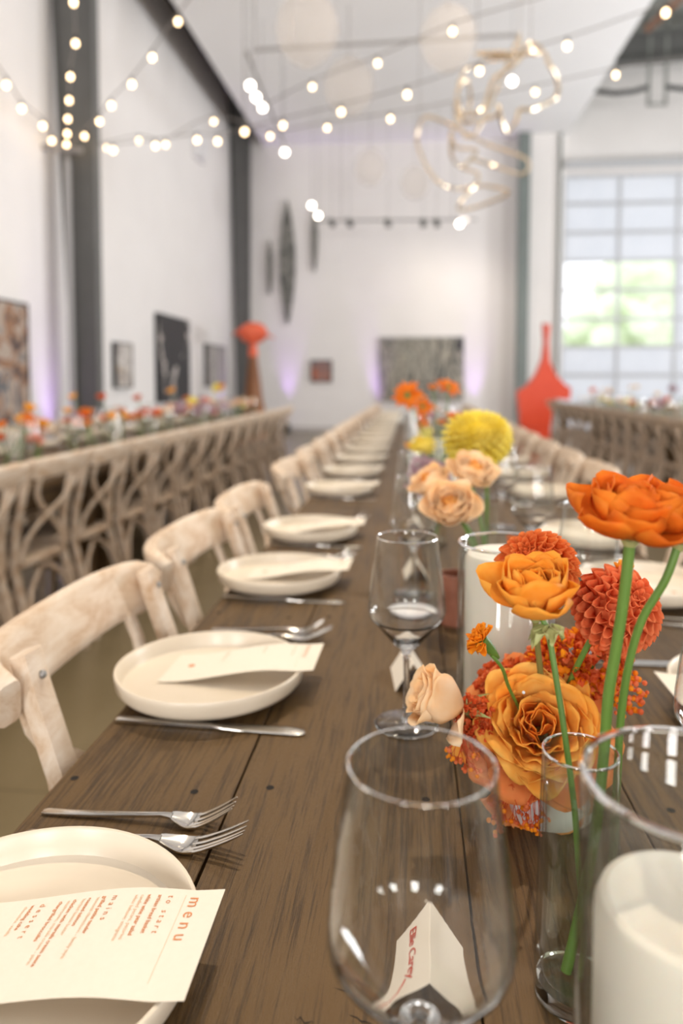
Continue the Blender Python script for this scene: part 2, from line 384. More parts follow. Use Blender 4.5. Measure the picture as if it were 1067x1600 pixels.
o = b.build('steel_column', MT['green'], smooth=False, loc=((g0 + g1_) / 2, 16.2, 0)); tag(o, 'slim grey green steel column beside the white pier and the red sculpture', 'column')
# rafter in the high bay on the right
b = MB()
for dz, th in ((0, .04), (-.50, .04)): b.box((0, 0, dz), (5.6, .25, th))
b.box((0, 0, -.25), (5.6, .03, .5))
q = at(965, 72, 15.0)
o = b.build('roof_beam', MT['steel'], smooth=False, loc=(q.x + 2.75, 15, q.z + .30)); o.rotation_euler = (0, -.05, 0); tag(o, 'dark steel roof beam crossing the high bay at the top right', 'beam')
b = MB(); qa, qb = at(1012, 45, 9.5), at(1068, -8, 8.2); b.tube([(0, 0, 0), qb - qa], .045)
o = b.build('roof_brace', MT['rust'], loc=qa); tag(o, 'rusty brown diagonal brace rod in the top right corner', 'beam')
b = MB(); pts = [at(930, 142, 15), at(960, 146, 15), at(990, 143, 15), at(1012, 136, 15)]; b.tube([p - pts[0] for p in pts], .05)
o = b.build('hanging_cable', MT['black'], loc=pts[0]); tag(o, 'black cable sagging under the high bay roof left of the white hanger', 'cable', 'black cables under the high bay roof')
pts2 = [at(1040, 136, 15), at(1068, 139, 15), at(1100, 137, 15)]; b = MB(); b.tube([p - pts2[0] for p in pts2], .05)
o = b.build('hanging_cable', MT['black'], loc=pts2[0]); tag(o, 'black cable sagging right of the white hanger under the roof', 'cable', 'black cables under the high bay roof')
qa = at(1026, 165, 15); b = MB()
for dx in (-.16, .16): b.box((dx, 0, (8.44 - qa.z) / 2), (.05, .05, 8.44 - qa.z))
b.box((0, 0, .02), (.37, .05, .04))
o = b.build('roof_hanger', MT['rooflight'], smooth=False, loc=qa); tag(o, 'white metal hanger frame dropping from the roof above the big door', 'hanger')

# ---- sectional glass door
door = thing('door_1', None, None, ((DX0 + DX1) / 2, YB + .1, 0)); door['kind'] = 'structure'
dc = (DX0 + DX1) / 2
nrow = 8; rows = [0.0] + [at(900, y, YB + .1).z for y in (632, 586, 542, 499, 454, 408, 364, 319)] + [DZ1]
rows = sorted(rows); cols = [DX0] + [at(x, 400, YB + .1).x for x in (966, 1057)]
step = cols[2] - cols[1]
while cols[-1] + step < DX1 - .1: cols.append(cols[-1] + step)
cols.append(DX1)
b = MB()
for z in rows: b.box((0, 0, min(max(z, .04), DZ1 - .04)), (DX1 - DX0, .06, .07))
for x in cols: b.box((min(max(x, DX0 + .03), DX1 - .03) - dc, 0, DZ1 / 2), (.07, .05, DZ1))
b.build('door_frame', MT['mullion'], door, smooth=False)
for j in range(len(rows) - 1):
    for i in range(len(cols) - 1):
        clear = i in (0, 1) and j in (3, 4, 5)
        b = MB(); b.box(((cols[i] + cols[i + 1]) / 2 - dc, 0, (rows[j] + rows[j + 1]) / 2), (cols[i + 1] - cols[i] - .07, .012, rows[j + 1] - rows[j] - .07))
        o = b.build('pane' if clear else 'frosted_panel', MT['pane'] if clear else MT['frost'], door, smooth=False)
b = MB(); b.box((0, -.22, DZ1 + .16), (DX1 - DX0, .14, .14)); b.build('door_header', MT['mullion'], door, smooth=False)
# outside: yard and trees
b = MB(); b.box((8, 45, -.1), (90, 56, .1)); o = struct('ground_outside', b, MT['pale'])
def blob_tree(x, y, h, r, label, seed):
    t = thing('tree', label, 'tree', (x, y, -.05), group='trees outside the big door')
    b = MB(); b.tube([(0, 0, 0), (.1, 0, h * .5)], [.2, .12]); b.build('trunk', MT['rust'], t)
    b = MB(); rng = random.Random(seed)
    for k in range(26):
        a = rng.uniform(0, 2 * pi); e = rng.uniform(-.6, 1); rr = r * rng.uniform(.3, 1)
        b.ball((rr * cos(a) * .8, rr * sin(a) * .8, h * .62 + e * r * .8), r * rng.uniform(.25, .42), 9, 7)
    b.build('crown', MT['tree'], t)
blob_tree(9.0, 30, 4.2, 2.0, 'bushy green tree seen through the left clear door panes', 1)
blob_tree(13.8, 31, 3.6, 1.9, 'lower green tree seen through the right clear door panes', 2)
blob_tree(11.6, 38, 6.5, 3.0, 'tallest green tree farther off between the two others', 3)
blob_tree(6.5, 34, 3.6, 2.2, 'green tree at the left edge of the clear door panes', 4)

# ================================================================== CHAIRS
def arc_pts(): return None
def make_chair():
    t = thing('cross_back_chair', 'x', 'chair'); m = MT['chair']
    # crest rail: broad bent board
    P = []; 
    for i in range(17):
        u = -1 + 2 * i / 16; y = .216 * sin(u * pi / 2 * .96) / sin(pi / 2 * .96)
        x = -.084 + .050 * abs(u) ** 2.6
        P.append(V((x, y, .842 - .012 * abs(u) ** 3)))
    secs = [(.027, .086 * (.62 if i in (0, 16) else (.88 if i in (1, 15) else 1))) for i in range(17)]
    b = MB(); b.tube(P, .02, 14, sec=secs, up=(-.38, 0, 1)); b.build('crest_rail', m, t)
    for s in (-1, 1):
        b = MB(); path = [(-.050, s * .190, 0), (-.005, s * .19, .22), (.045, s * .188, .45), (.034, s * .184, .60), (.004, s * .180, .74), (-.026, s * .178, .83), (-.038, s * .177, .872)]
        b.tube(path, .02, 10, sec=[(.034, .03)] * 3 + [(.038, .024)] * 4, up=(1, 0, .2)); po = b.build('back_post', m, t)
        b = MB(); b.ball((-.018, s * .178, .848), .005, 8, 6); b.build('bolt_cap', MT['bracket'], po)
        b = MB(); b.tube([(.38, s * .185, .44), (.40, s * .195, .22), (.41, s * .20, 0)], [.019, .018, .014], 10); b.build('front_leg', m, t)
        # cross brace
        b = MB(); pr = []
        for i in range(9):
            v = i / 8; yy = s * (.150 - .315 * v + .05 * sin(v * 2 * pi)); zz = .815 - .35 * v
            xx = (-.060 + .085 * min(1, v * 1.5)) + .012 * s * sin(pi * v)
            pr.append((xx, yy, zz))
        b.tube(pr, .01, 8, sec=(.027, .012), up=(1, 0, .3)); b.build('cross_brace', m, t)
        # curved support under the seat
        b = MB(); b.tube([(.0, s * .19, .20), (.05, s * .188, .33), (.13, s * .18, .405), (.24, s * .18, .405), (.34, s * .185, .34), (.395, s * .195, .20)], .009, 8); b.build('side_stretcher', m, t)
    b = MB(); b.tube([(-.015, -.19, .20), (.01, -.13, .35), (.03, -.03, .415), (.03, .03, .415), (.01, .13, .35), (-.015, .19, .20)], .009, 8); b.build('rear_hoop', m, t)
    # seat: rounded trapezoid
    b = MB(); ring = []
    N = 40
    for i in range(N):
        a = 2 * pi * i / N; cx, sx = cos(a), sin(a); e = .5
        x = .215 + .205 * abs(cx) ** e * (1 if cx > 0 else -1); wd = .20 + .02 * (x / .42); y = wd * abs(sx) ** e * (1 if sx > 0 else -1); ring.append((x, y))
    vs = []; L = [(.93, .44), (1, .446), (1, .462), (.96, .468), (.6, .462), (.0, .460)]
    for sc, z in L: vs += [((x - .215) * sc + .215, y * sc, z) for x, y in ring]
    fs = [(j * N + i, j * N + (i + 1) % N, (j + 1) * N + (i + 1) % N, (j + 1) * N + i) for j in range(len(L) - 1) for i in range(N)] + [tuple(reversed(range(N)))]
    b.add(vs, fs); b.build('seat', m, t)
    return t
CH = make_chair(); _used = [False]
def chair(x, y, rz, label, group):
    rz += random.uniform(-.03, .03)
    if not _used[0]:
        _used[0] = True; CH.location = (x, y, 0); CH.rotation_euler = (0, 0, rz); CH['label'] = label; CH['group'] = group; return CH
    return dup(CH, (x, y, 0), rz, label, group)

# ================================================================== TABLES
def farm_table(x0, x1, y0, y1, label, group, top=None, holes=True):
    t = thing('farm_table', label, 'table', ((x0 + x1) / 2, (y0 + y1) / 2, 0), group=group)
    W, L = x1 - x0, y1 - y0; cx = (x0 + x1) / 2
    m = top or MT['wood']
    seams = [x0, -.176 + (x0 + .368), .047 + (x0 + .368), .215 + (x0 + .368), x1]
    b = MB(); rng = random.Random(int(y0 * 10) + 50); g = .0012
    for i in range(4):
        a, c = seams[i] + (g if i else 0), seams[i + 1] - (g if i < 3 else 0)
        n = 16; vs = []
        for j in range(n + 1):
            y = -L / 2 + L * j / n; wl = rng.uniform(-.0007, .0007) if i else rng.uniform(0, .0015); wr = rng.uniform(-.0007, .0007)
            e = .0025 if (i == 0 or i == 3) else .0006
            eL = .006 if i == 0 else .0006; eR = .006 if i == 3 else .0006
            vs += [(a - cx + wl, y, TZ - .04), (a - cx + wl, y, TZ - eL), (a - cx + wl + eL, y, TZ), (c - cx + wr - eR, y, TZ), (c - cx + wr, y, TZ - eR), (c - cx + wr, y, TZ - .04)]
        fs = [(j * 6 + k, j * 6 + (k + 1) % 6, (j + 1) * 6 + (k + 1) % 6, (j + 1) * 6 + k) for j in range(n) for k in range(6)]
        fs += [tuple(range(5, -1, -1)), tuple(n * 6 + k for k in range(6))]
        b.add(vs, [tuple(reversed(f)) for f in fs], 0)
    b.box((0, 0, TZ - .045), (W - .03, L - .02, .01), 1)
    if holes:
        for xx in (x0 + .022, seams[1] - .037, seams[1] + .031, seams[2] - .030, seams[2] + .034, seams[3] + .03):
            for k_ in range(5):
                yy = y0 + .235 + .545 * k_ if k_ < 4 else y1 - .05
                px, py = xx + rng.uniform(-.005, .005) - cx, yy + rng.uniform(-.012, .012) - (y0 + y1) / 2
                vs = [(px + .0042 * cos(2 * pi * k / 12), py + .0042 * sin(2 * pi * k / 12), TZ + .0003) for k in range(12)]; b.add(vs, [tuple(range(12))], 1)
    if y0 < 0:   # splits in the nearest plank surface
        for (qx, qy, l) in ((-.052, .465, .030), (-.040, .445, .018), (-.030, .432, .022), (-.075, .44, .015)):
            w0 = [V((qx - cx + l * k / 6 + rng.uniform(-.001, .001), qy - (y0 + y1) / 2 - .3 * l * k / 6 + rng.uniform(-.0018, .0018), TZ + .0003)) for k in range(7)]
            wv = [(p.x, p.y - .0005 * sin(pi * k / 6), p.z) for k, p in enumerate(w0)] + [(p.x, p.y + .0005 * sin(pi * k / 6), p.z) for k, p in enumerate(w0)]
            b.add(wv, [(k, k + 1, k + 8, k + 7) for k in range(6)], 1)
    b.build('tabletop', [m, MT['seam']], t, smooth=False)
    for s in (-1, 1):
        b = MB(); b.box((s * (W / 2 - .09), 0, TZ - .09), (.025, L - .22, .09)); b.build('apron', m, t, smooth=False)
        for q in (-1, 1):
            b = MB(); b.box((s * (W / 2 - .09), q * (L / 2 - .11), (TZ - .05) / 2), (.085, .085, TZ - .05)); b.build('leg', m, t, smooth=False)
    b = MB(); b.box((0, 0, .2), (.06, L - .3, .08)); b.build('stretcher', m, t, smooth=False)
    return t
MX0, MX1 = -.368, .552; SP = .488; MY0 = -.09
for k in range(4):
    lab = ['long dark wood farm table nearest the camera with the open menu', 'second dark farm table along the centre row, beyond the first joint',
           'third dark farm table along the centre row', 'farm table at the far end of the centre row, whitened to suggest glare'][k]
    farm_table(MX0, MX1, MY0 + k * 2.445, MY0 + k * 2.445 + 2.44, lab, None, top=MT['glare_top'] if k == 3 else None, holes=k < 2)
LX1 = -1.52; LX0 = LX1 - .92; LY0 = 1.05
for k in range(3):
    farm_table(LX0, LX1, LY0 + k * 2.445, LY0 + k * 2.445 + 2.44, '%s farm table of the row by the left wall' % ['nearest', 'middle', 'farthest'][k], None, holes=False)
RX0 = 2.18; RX1 = RX0 + .92; RY0 = 4.1
for k in range(3):
    farm_table(RX0, RX1, RY0 + k * 2.445, RY0 + k * 2.445 + 2.44, '%s farm table of the row on the right before the big door' % ['nearest', 'middle', 'farthest'][k], None, holes=False)

# seats along the centre row
MYS = [.442, .924, 1.424, 1.872, 2.60, 3.10, 3.60, 4.09, 4.58] + [5.05 + .487 * i for i in range(9)]
for i, y in enumerate(MYS):
    if i == 0: continue      # its back is outside the frame
    chair(-.388, y, 0, '%s whitewashed cross-back chair tucked in along the left side of the centre tables' % ORD[i - 1], 'chairs along the left side of the centre tables')
for i, y in enumerate(MYS[3:]):
    chair(.583, y, pi, '%s whitewashed cross-back chair showing along the right side of the centre tables' % ORD[i], 'chairs along the right side of the centre tables')
LYS = [LY0 + .28 + SP * i for i in range(15)]
for i, y in enumerate(LYS):
    chair(LX1 + .04, y, pi, '%s whitewashed cross-back chair of the left row, its back to the aisle' % ORD[i], 'chairs on the aisle side of the left tables')
for i, y in enumerate(LYS[3:]):
    chair(LX0 - .04, y, 0, '%s cross-back chair on the wall side of the left tables' % ORD[i], 'chairs on the wall side of the left tables')
RYS = [RY0 + .28 + SP * i for i in range(15)]
for i, y in enumerate(RYS):
    chair(RX0 - .04, y, 0, '%s whitewashed cross-back chair of the right row, its back to the aisle' % ORD[i], 'chairs on the aisle side of the right tables')
for i, y in enumerate(RYS[4:]):
    chair(RX1 + .04, y, pi, '%s cross-back chair on the door side of the right tables' % ORD[i], 'chairs on the door side of the right tables')

# ================================================================== TABLEWARE
def make_plate():
    t = MB(); T = .0
    prof = [(0, .004), (.070, .004), (.074, 0), (.080, 0), (.083, .005), (.104, .008), (.1175, .013), (.1225, .019), (.1245, .030), (.125, .0345),
            (.1240, .0362), (.1215, .0362), (.1200, .034), (.1185, .024), (.1155, .0165), (.108, .0135), (.06, .0125), (0, .0125)]
    t.lathe(prof, 72)
    return t.build('dinner_plate', MT['plate'])
PL = make_plate(); tag(PL, 'x', 'plate')
CARD_X0, CARD_X1, CARD_Y0, CARD_Y1 = -.070, .140, -.018, .078
def cz(x):
    t = min(1, max(0, (x + .07) / .165)); t = t * t * (3 - 2 * t)
    return .0142 + .0238 * t + max(0, x - .12) * .12
def text_mesh(body, size, x, ytop, m, parent, name='printed_line', spacing=1.0, lift=.0003, zf=cz, right=False, bold=0):
    """text reads towards -Y with its top towards +X"""
    c = bpy.data.curves.new('t', 'FONT'); c.body = body; c.size = size; c.space_character = spacing; c.resolution_u = 3; c.offset = bold
    o = bpy.data.objects.new('t', c); COL.objects.link(o); bpy.context.view_layer.update()
    me = bpy.data.meshes.new_from_object(o.evaluated_get(bpy.context.evaluated_depsgraph_get()))
    bpy.data.objects.remove(o); me.name = name
    for v in me.vertices:
        u, w_ = v.co.x, v.co.y; X = x + w_; Y = ytop - u; v.co = (X, Y, zf(X) + lift)
    me.materials.clear(); me.materials.append(m)
    r = bpy.data.objects.new(name, me); COL.objects.link(r); r.parent = parent; return r
def make_menu(full):
    t = thing('menu_card', 'x', 'menu')
    b = MB(); n = 30; vs = []; th = .00035
    for j in range(n + 1):
        x = CARD_X0 + (CARD_X1 - CARD_X0) * j / n; z = cz(x)
        vs += [(x, CARD_Y0, z), (x, CARD_Y1, z), (x, CARD_Y1, z - th), (x, CARD_Y0, z - th)]
    fs = [(j * 4 + k, (j + 1) * 4 + k, (j + 1) * 4 + (k + 1) % 4, j * 4 + (k + 1) % 4) for j in range(n) for k in range(4)] + [(0, 1, 2, 3), (n * 4 + 3, n * 4 + 2, n * 4 + 1, n * 4)]
    b.add(vs, [tuple(reversed(f)) for f in fs]); b.build('card', MT['paper'], t)
    yt = CARD_Y1 - .0075
    text_mesh('menu', .0135, .1165, yt, MT['ink'], t, 'printed_title', 1.55)
    b = MB(); b.add([(.1125, CARD_Y1 - .006, cz(.1125) + .0003), (.1125, CARD_Y0 + .012, cz(.1125) + .0003), (.1128, CARD_Y0 + .012, cz(.1128) + .0003), (.1128, CARD_Y1 - .006, cz(.1128) + .0003)], [(0, 1, 2, 3)]); b.build('printed_rule', MT['ink2'], t, smooth=False)
    H = [('to start', .1000, .0066), ('mains', .0580, .0066), ('dessert', .0020, .0066)]
    for s, x, z in H: text_mesh(s, z, x, yt, MT['ink'], t, 'printed_heading', 1.7)
    if full:
        A = [('artisan bread basket', .0925, 0), ('white wine pear salad', .0845, 0), ('candied pecans, pecorino', .0795, 1), ('white balsamic vinaigrette', .0750, 1),
             ('grilled petite tender', .0505, 0), ('seasonal chimichurri - family style', .0458, 1), ('roasted salmon', .0390, 0), ('herbed lemon butter', .0345, 1),
             ('chicken with marsala cream sauce', .0275, 0), ('mushrooms, marsala cream - parm', .0230, 1), ('chargrilled broccolini', .0165, 0),
             ('wedding cake', -.0055, 0), ('chocolate, vanilla', -.0105, 1)]
        for s, x, k in A: text_mesh(s, .0044 if not k else .0041, x, yt - (0 if k == 0 else .0005), MT['ink'] if not k else MT['ink2'], t, 'printed_line', 1.02, bold=0 if k else .00006)
    b = MB(); rng = random.Random(3)
    cx_, cy_ = -.040, (CARD_Y0 + CARD_Y1) / 2 + .004
    for k in range(7):
        a = 2 * pi * k / 7; r = .0036; c_ = (cx_ + r * .8 * cos(a), cy_ + r * .8 * sin(a))
        b.add([(c_[0] + .0022 * cos(q * pi / 4), c_[1] + .0022 * sin(q * pi / 4), cz(c_[0]) + .0003 + k * .00001) for q in range(8)], [tuple(range(8))])
    b.build('printed_flower', MT['ink'], t, smooth=False)
    return t
MENU_FULL = make_menu(True); MENU = make_menu(False)

def make_fork(L, label):
    t = thing('x', 'x', 'fork')
    b = MB(); xs = [-L / 2, -L / 2 + .004, -L / 2 + .05, -L / 2 + .09, -L / 2 + .118, -L / 2 + .128]
    pts = [(xs[0], 0, .0022), (xs[1], 0, .0022), (xs[2], 0, .003), (xs[3], 0, .0055), (xs[4], 0, .0075), (xs[5], 0, .007)]
    b.tube(pts, .002, 10, sec=[(.006, .0015), (.0085, .0028), (.0078, .0028), (.0062, .003), (.0055, .003), (.009, .0025)], up=(0, 0, 1)); b.build('handle', MT['chrome'], t)
    # head: shoulder and four tines, cupped
    x0 = -L / 2 + .127; HL = L - .127
    def hz(u): return .0068 - .0055 * sin(min(1, u * 1.7) * pi * .62) * (1 if u < .6 else 1) + .036 * max(0, u - .28) ** 1.5
    b = MB(); n = 8; vs = []; th = .0014
    for i in range(n + 1):
        u = .42 * i / n; x = x0 + HL * u; w_ = .0045 + (.0115 - .0045) * min(1, (u / .27)) ** .7
        for k in range(7):
            q = -1 + k / 3; vs.append((x, w_ * q, hz(u) + .0018 * q * q))
        for k in range(7):
            q = 1 - k / 3; vs.append((x, w_ * q, hz(u) + .0018 * q * q - th))
    fs = [(i * 14 + k, (i + 1) * 14 + k, (i + 1) * 14 + (k + 1) % 14, i * 14 + (k + 1) % 14) for i in range(n) for k in range(14)] + [tuple(range(14)), tuple(n * 14 + 13 - k for k in range(14))]
    b.add(vs, [tuple(reversed(f)) for f in fs]); b.build('fork_head', MT['chrome'], t)
    for k in range(4):
        q = (-1 + 2 * k / 3) * .86; pts = []
        for i in range(9):
            u = .38 + .62 * i / 8; pts.append((x0 + HL * u, .0113 * q * (1 - .06 * (u - .4)), hz(u) + .0016 * q * q - .0007))
        b = MB(); b.tube(pts, .001, 8, sec=[(.0038, .002)] * 6 + [(.0032, .0018), (.0026, .0015), (.0012, .001)], up=(0, 0, 1)); b.build('tine', MT['chrome'], t)
    return t
FORK_S = make_fork(.188, 'salad'); FORK_S.name = 'salad_fork'
FORK_D = make_fork(.206, 'dinner'); FORK_D.name = 'dinner_fork'
def make_knife():
    t = thing('table_knife', 'x', 'knife'); L = .232
    b = MB(); b.tube([(-L / 2, 0, .0035), (-L / 2 + .004, 0, .0035), (-.01, 0, .0035), (.006, 0, .0035)], .003, 12, sec=[(.007, .004), (.0105, .0065), (.0085, .0060), (.0070, .0055)], up=(0, 0, 1)); b.build('handle', MT['chrome'], t)
    b = MB(); b.tube([(.004, 0, .0032), (.02, .001, .0025), (.06, .003, .0022), (.10, .003, .0022), (.112, .001, .002), (L / 2, -.002, .002)], .002, 12, sec=[(.008, .005), (.013, .0026), (.018, .0016), (.019, .0014), (.014, .0013), (.004, .001)], up=(0, 0, 1)); b.build('blade', MT['chrome'], t)
    return t
KNIFE = make_knife()
def make_wineglass():
    t = thing('wine_glass', 'x', 'glass')
    out = [(.0040, .088), (.0075, .0925), (.0160, .1005), (.0300, .1165), (.0405, .1290), (.0448, .1350), (.0460, .1410), (.0452, .155), (.0425, .180), (.0390, .205), (.0358, .2285)]
    inn = [(.0352, .2290), (.0348, .2283), (.0382, .205), (.0416, .180), (.0443, .155), (.0450, .1415), (.0439, .1365), (.0396, .1307), (.0290, .1185), (.0150, .1045), (.0050, .0985), (0, .0975)]
    b = MB(); b.lathe([(0, .088)] + out + inn, 64); b.m = [1 if sum(b.v[i][2] for i in f) / len(f) < .1275 else 0 for f in b.f]; bo = b.build('bowl', [MT['glass'], MT['solid']], t)
    # thick rounded rim that catches the light
    b = MB(); b.tube([(.0355 * cos(2 * pi * k / 64), .0355 * sin(2 * pi * k / 64), .2288) for k in range(64)], .00075, 8, closed=True); b.build('rim', MT['solid'], bo)
    b = MB(); b.lathe([(0, .0895), (.0072, .0927), (.0105, .0955), (.0112, .0975), (.0100, .0990), (.0060, .1000), (.0025, .1015), (0, .1018)], 40); b.build('thick_bowl_bottom', MT['solid'], bo)
    b = MB(); b.lathe([(0, .0035), (.006, .006), (.0042, .012), (.0036, .03), (.0034, .06), (.0038, .080), (.0055, .089), (.0060, .0900), (0, .0902)], 24); b.build('stem', MT['solid'], t)
    b = MB(); b.lathe([(0, .0012), (.034, .0009), (.037, .0008), (.0382, .0018), (.036, .0028), (.015, .0036), (.006, .0058), (0, .0058)], 48); b.build('foot', MT['solid'], t)
    return t
GLASS = make_wineglass()
def make_tent():
    t = thing('place_card', 'x', 'card'); b = MB(); L, h, wd, th = .080, .038, .024, .0004
    for s in (-1, 1):
        n = V((h * s, 0, wd)).normalized() * th
        A = [V((0, -L / 2, h)), V((0, L / 2, h)), V((s * wd, L / 2, 0)), V((s * wd, -L / 2, 0))]
        vs = A + [a - n for a in A]
        b.add(vs, [(0, 1, 2, 3), (7, 6, 5, 4), (0, 4, 5, 1), (1, 5, 6, 2), (2, 6, 7, 3), (3, 7, 4, 0)])
    b.build('folded_card', MT['paper'], t, smooth=False)
    return t, h, wd, L
TENT, TH, TW, TL = make_tent()
_first = {}
def put(proto, x, y, z=TZ, rot=0, label=None, group=None, scale=None):
    k = proto.name
    if k not in _first:
        _first[k] = 1; proto.location = (x, y, z); proto.rotation_euler = (0, 0, rot)
        if label: proto['label'] = label
        if group: proto['group'] = group
        if scale: proto.scale = (scale,) * 3
        return proto
    return dup(proto, (x, y, z), rot, label, group, scale)

PX, PXR = -.268, .452
for i, y in enumerate(MYS):
    o_ = ORD[i]
    far = i > 3
    # left side
    put(PL, PX, y, TZ, 0, '%s rimmed cream plate on the left side of the centre tables' % o_, 'plates on the left side of the centre tables')
    if i == 0:
        mc = atz(352, 1388, TZ + .041); put(MENU_FULL, mc.x - CARD_X1, mc.y - CARD_Y1, TZ, 0, 'cream menu card with terracotta print on the nearest plate, its text readable')
        pF = atz(70, 1269, TZ), atz(45, 1299, TZ)
        put(FORK_S, -.256, pF[0].y - .004, TZ, -.02, 'smaller steel fork lying behind the nearest plate, farther of the two')
        put(FORK_D, -.246, pF[1].y - .008, TZ, -.03, 'larger steel fork lying partly behind the nearest plate, closer of the two')
    else:
        put(MENU, PX + .002, y, TZ, random.uniform(-.04, .03), 'cream menu card lying across the %s left-side plate' % o_, 'menu cards on the left side of the centre tables')
        put(KNIFE, -.240, y - .108, TZ, -.04, 'steel knife in front of the %s left-side plate' % o_, 'knives on the left side of the centre tables')
        if i < 9:
            put(FORK_S, -.236, y + .222, TZ, random.uniform(-.03, .03), 'smaller steel fork behind the %s left-side plate' % o_, 'salad forks on the left side of the centre tables')
            put(FORK_D, -.228, y + .190, TZ, random.uniform(-.03, .03), 'larger steel fork behind the %s left-side plate' % o_, 'dinner forks on the left side of the centre tables')
    # right side
    if i >= 1:
        put(PL, PXR, y, TZ, 0, '%s rimmed cream plate showing on the right side of the centre tables' % ORD[i - 1], 'plates on the right side of the centre tables')
        put(MENU, PXR - .002, y, TZ, pi, 'cream menu card on the %s right-side plate' % ORD[i - 1], 'menu cards on the right side of the centre tables')
        put(KNIFE, .425, y + .148, TZ, pi, 'steel knife behind the %s right-side plate' % ORD[i - 1], 'knives on the right side of the centre tables')
        put(FORK_D, .405, y - .150, TZ, pi, 'larger steel fork in front of the %s right-side plate' % ORD[i - 1], 'dinner forks on the right side of the centre tables')
        if i < 6: put(FORK_S, .412, y - .185, TZ, pi + .03, 'smaller steel fork in front of the %s right-side plate' % ORD[i - 1], 'salad forks on the right side of the centre tables')
# wine glasses
g0p = (.005, .340)
LG = [g0p, (-.006, .848), (.003, 1.385), (.0, 1.86), (.01, 2.55), (0, 3.05), (.0, 3.6), (0, 4.1), (0, 4.6), (0, 5.1), (0, 5.6), (0, 6.1), (0, 6.6)]
for i, (x, y) in enumerate(LG):
    put(GLASS, x, y, TZ, 0, '%s empty stemmed wine glass left of the flowers on the centre tables' % ORD[i], 'wine glasses left of the flowers')
    if i == 0: continue
    put(TENT, x + .004, y + .135, TZ, random.uniform(-.15, .15), 'folded white place card behind the %s wine glass on the left' % ORD[i], 'small tent place cards')
RG = [(.262, .60), (.262, 1.10), (.255, 1.56), (.25, 2.05), (.26, 2.6), (.26, 3.1), (.25, 3.6), (.26, 4.1), (.26, 4.6), (.26, 5.2), (.26, 5.7)]
for i, (x, y) in enumerate(RG):
    put(GLASS, x, y, TZ, 0, '%s empty stemmed wine glass right of the flowers on the centre tables' % ORD[i], 'wine glasses right of the flowers')
# the near place card carries the handwritten name
t = dup(TENT, (.013, .463, TZ), -.03, 'white tent place card with red handwritten name behind the nearest wine glass', 'small tent place cards')
sl = math.atan2(TH, TW); nl = V((-TH, 0, TW)).normalized()
c = bpy.data.curves.new('t', 'FONT'); c.body = 'Ellie Carey'; c.size = .0135; c.shear = .35; c.offset = .00012; c.space_character = .9
o = bpy.data.objects.new('t', c); COL.objects.link(o); bpy.context.view_layer.update()
me = bpy.data.meshes.new_from_object(o.evaluated_get(bpy.context.evaluated_depsgraph_get())); bpy.data.objects.remove(o)
up_s = V((TW, 0, TH)).normalized()
for v in me.vertices:
    u, w_ = v.co.x, v.co.y
    p = V((-TW, .034 - u, 0)) + up_s * (.019 + w_ * .9) + nl * .0004
    v.co = p
me.materials.clear(); me.materials.append(MT['red_ink']); o = bpy.data.objects.new('handwritten_name', me); COL.objects.link(o); o.parent = t
b = MB(); b.tube([V((-TW, .034 - a, 0)) + up_s * (q) + nl * .0005 for a, q in ((.050, .017), (.056, .013), (.062, .012), (.068, .008), (.072, .003))], .0004, 6); o = b.build('ink_flourish', MT['red_ink'], t)

# candles in cylinders
def candle_vase(x, y, R, H, cr, ch, lab, lab2, grp, n=56):
    t = thing('candle_cylinder', lab, 'vase', (x, y, TZ), group=grp)
    b = MB(); b.lathe([(0, 0), (R - .002, 0), (R, .002), (R, H - .002), (R - .0015, H), (R - .003, H - .002), (R - .003, .012), (0, .012)], n); g = b.build('glass_wall', MT['vglass'], t)
    b = MB(); b.tube([((R - .0015) * cos(2 * pi * k / n), (R - .0015) * sin(2 * pi * k / n), H - .001) for k in range(n)], .0019, 8, closed=True); b.build('rim', MT['solid'], t)
    c = thing('pillar_candle', lab2, 'candle', (x, y, TZ + .0122), group=grp.replace('cylinders', 'pillars') if grp else None)
    b = MB(); b.lathe([(0, 0), (cr - .002, 0), (cr, .003), (cr, ch - .008), (cr - .0025, ch - .0015), (cr - .006, ch), (cr - .012, ch - .003), (.008, ch - .006), (0, ch - .006)], n); b.build('wax', MT['wax'], c)
    b = MB(); b.tube([(0, 0, ch - .008), (.0005, 0, ch + .002), (.002, 0, ch + .007)], .0011, 6); b.build('wick', MT['wick'], c)
    return t, c
candle_vase(.131, .336, .0515, .230, .0435, .158, 'big clear glass cylinder around a candle in the right front corner', 'fat white pillar candle inside the glass cylinder in the right front corner', None)
candle_vase(.108, .835, .0550, .228, .0470, .204, 'clear glass cylinder around a tall candle behind the orange flowers', 'tall white pillar candle behind the orange dahlia and yellow ranunculus', None)
# more cylinders down the row
for i, (x, y) in enumerate(((.10, 2.2), (.12, 3.4), (.06, 4.7), (.12, 6.2))):
    candle_vase(x, y, .045, .2, .035, .13, '%s glass candle cylinder farther along the centre flowers' % ORD[i], '%s white pillar candle farther along the centre flowers' % ORD[i], 'glass candle cylinders farther down', 24)
# low white dish under glass view
b = MB(); b.lathe([(0, 0), (.030, 0), (.040, .004), (.043, .012), (.041, .0135), (.038, .010), (0, .009)], 40); o = b.build('small_dish', MT['ceramic'], loc=(.0, 1.245, TZ)); tag(o, 'small shallow white dish behind the second wine glass', 'dish')

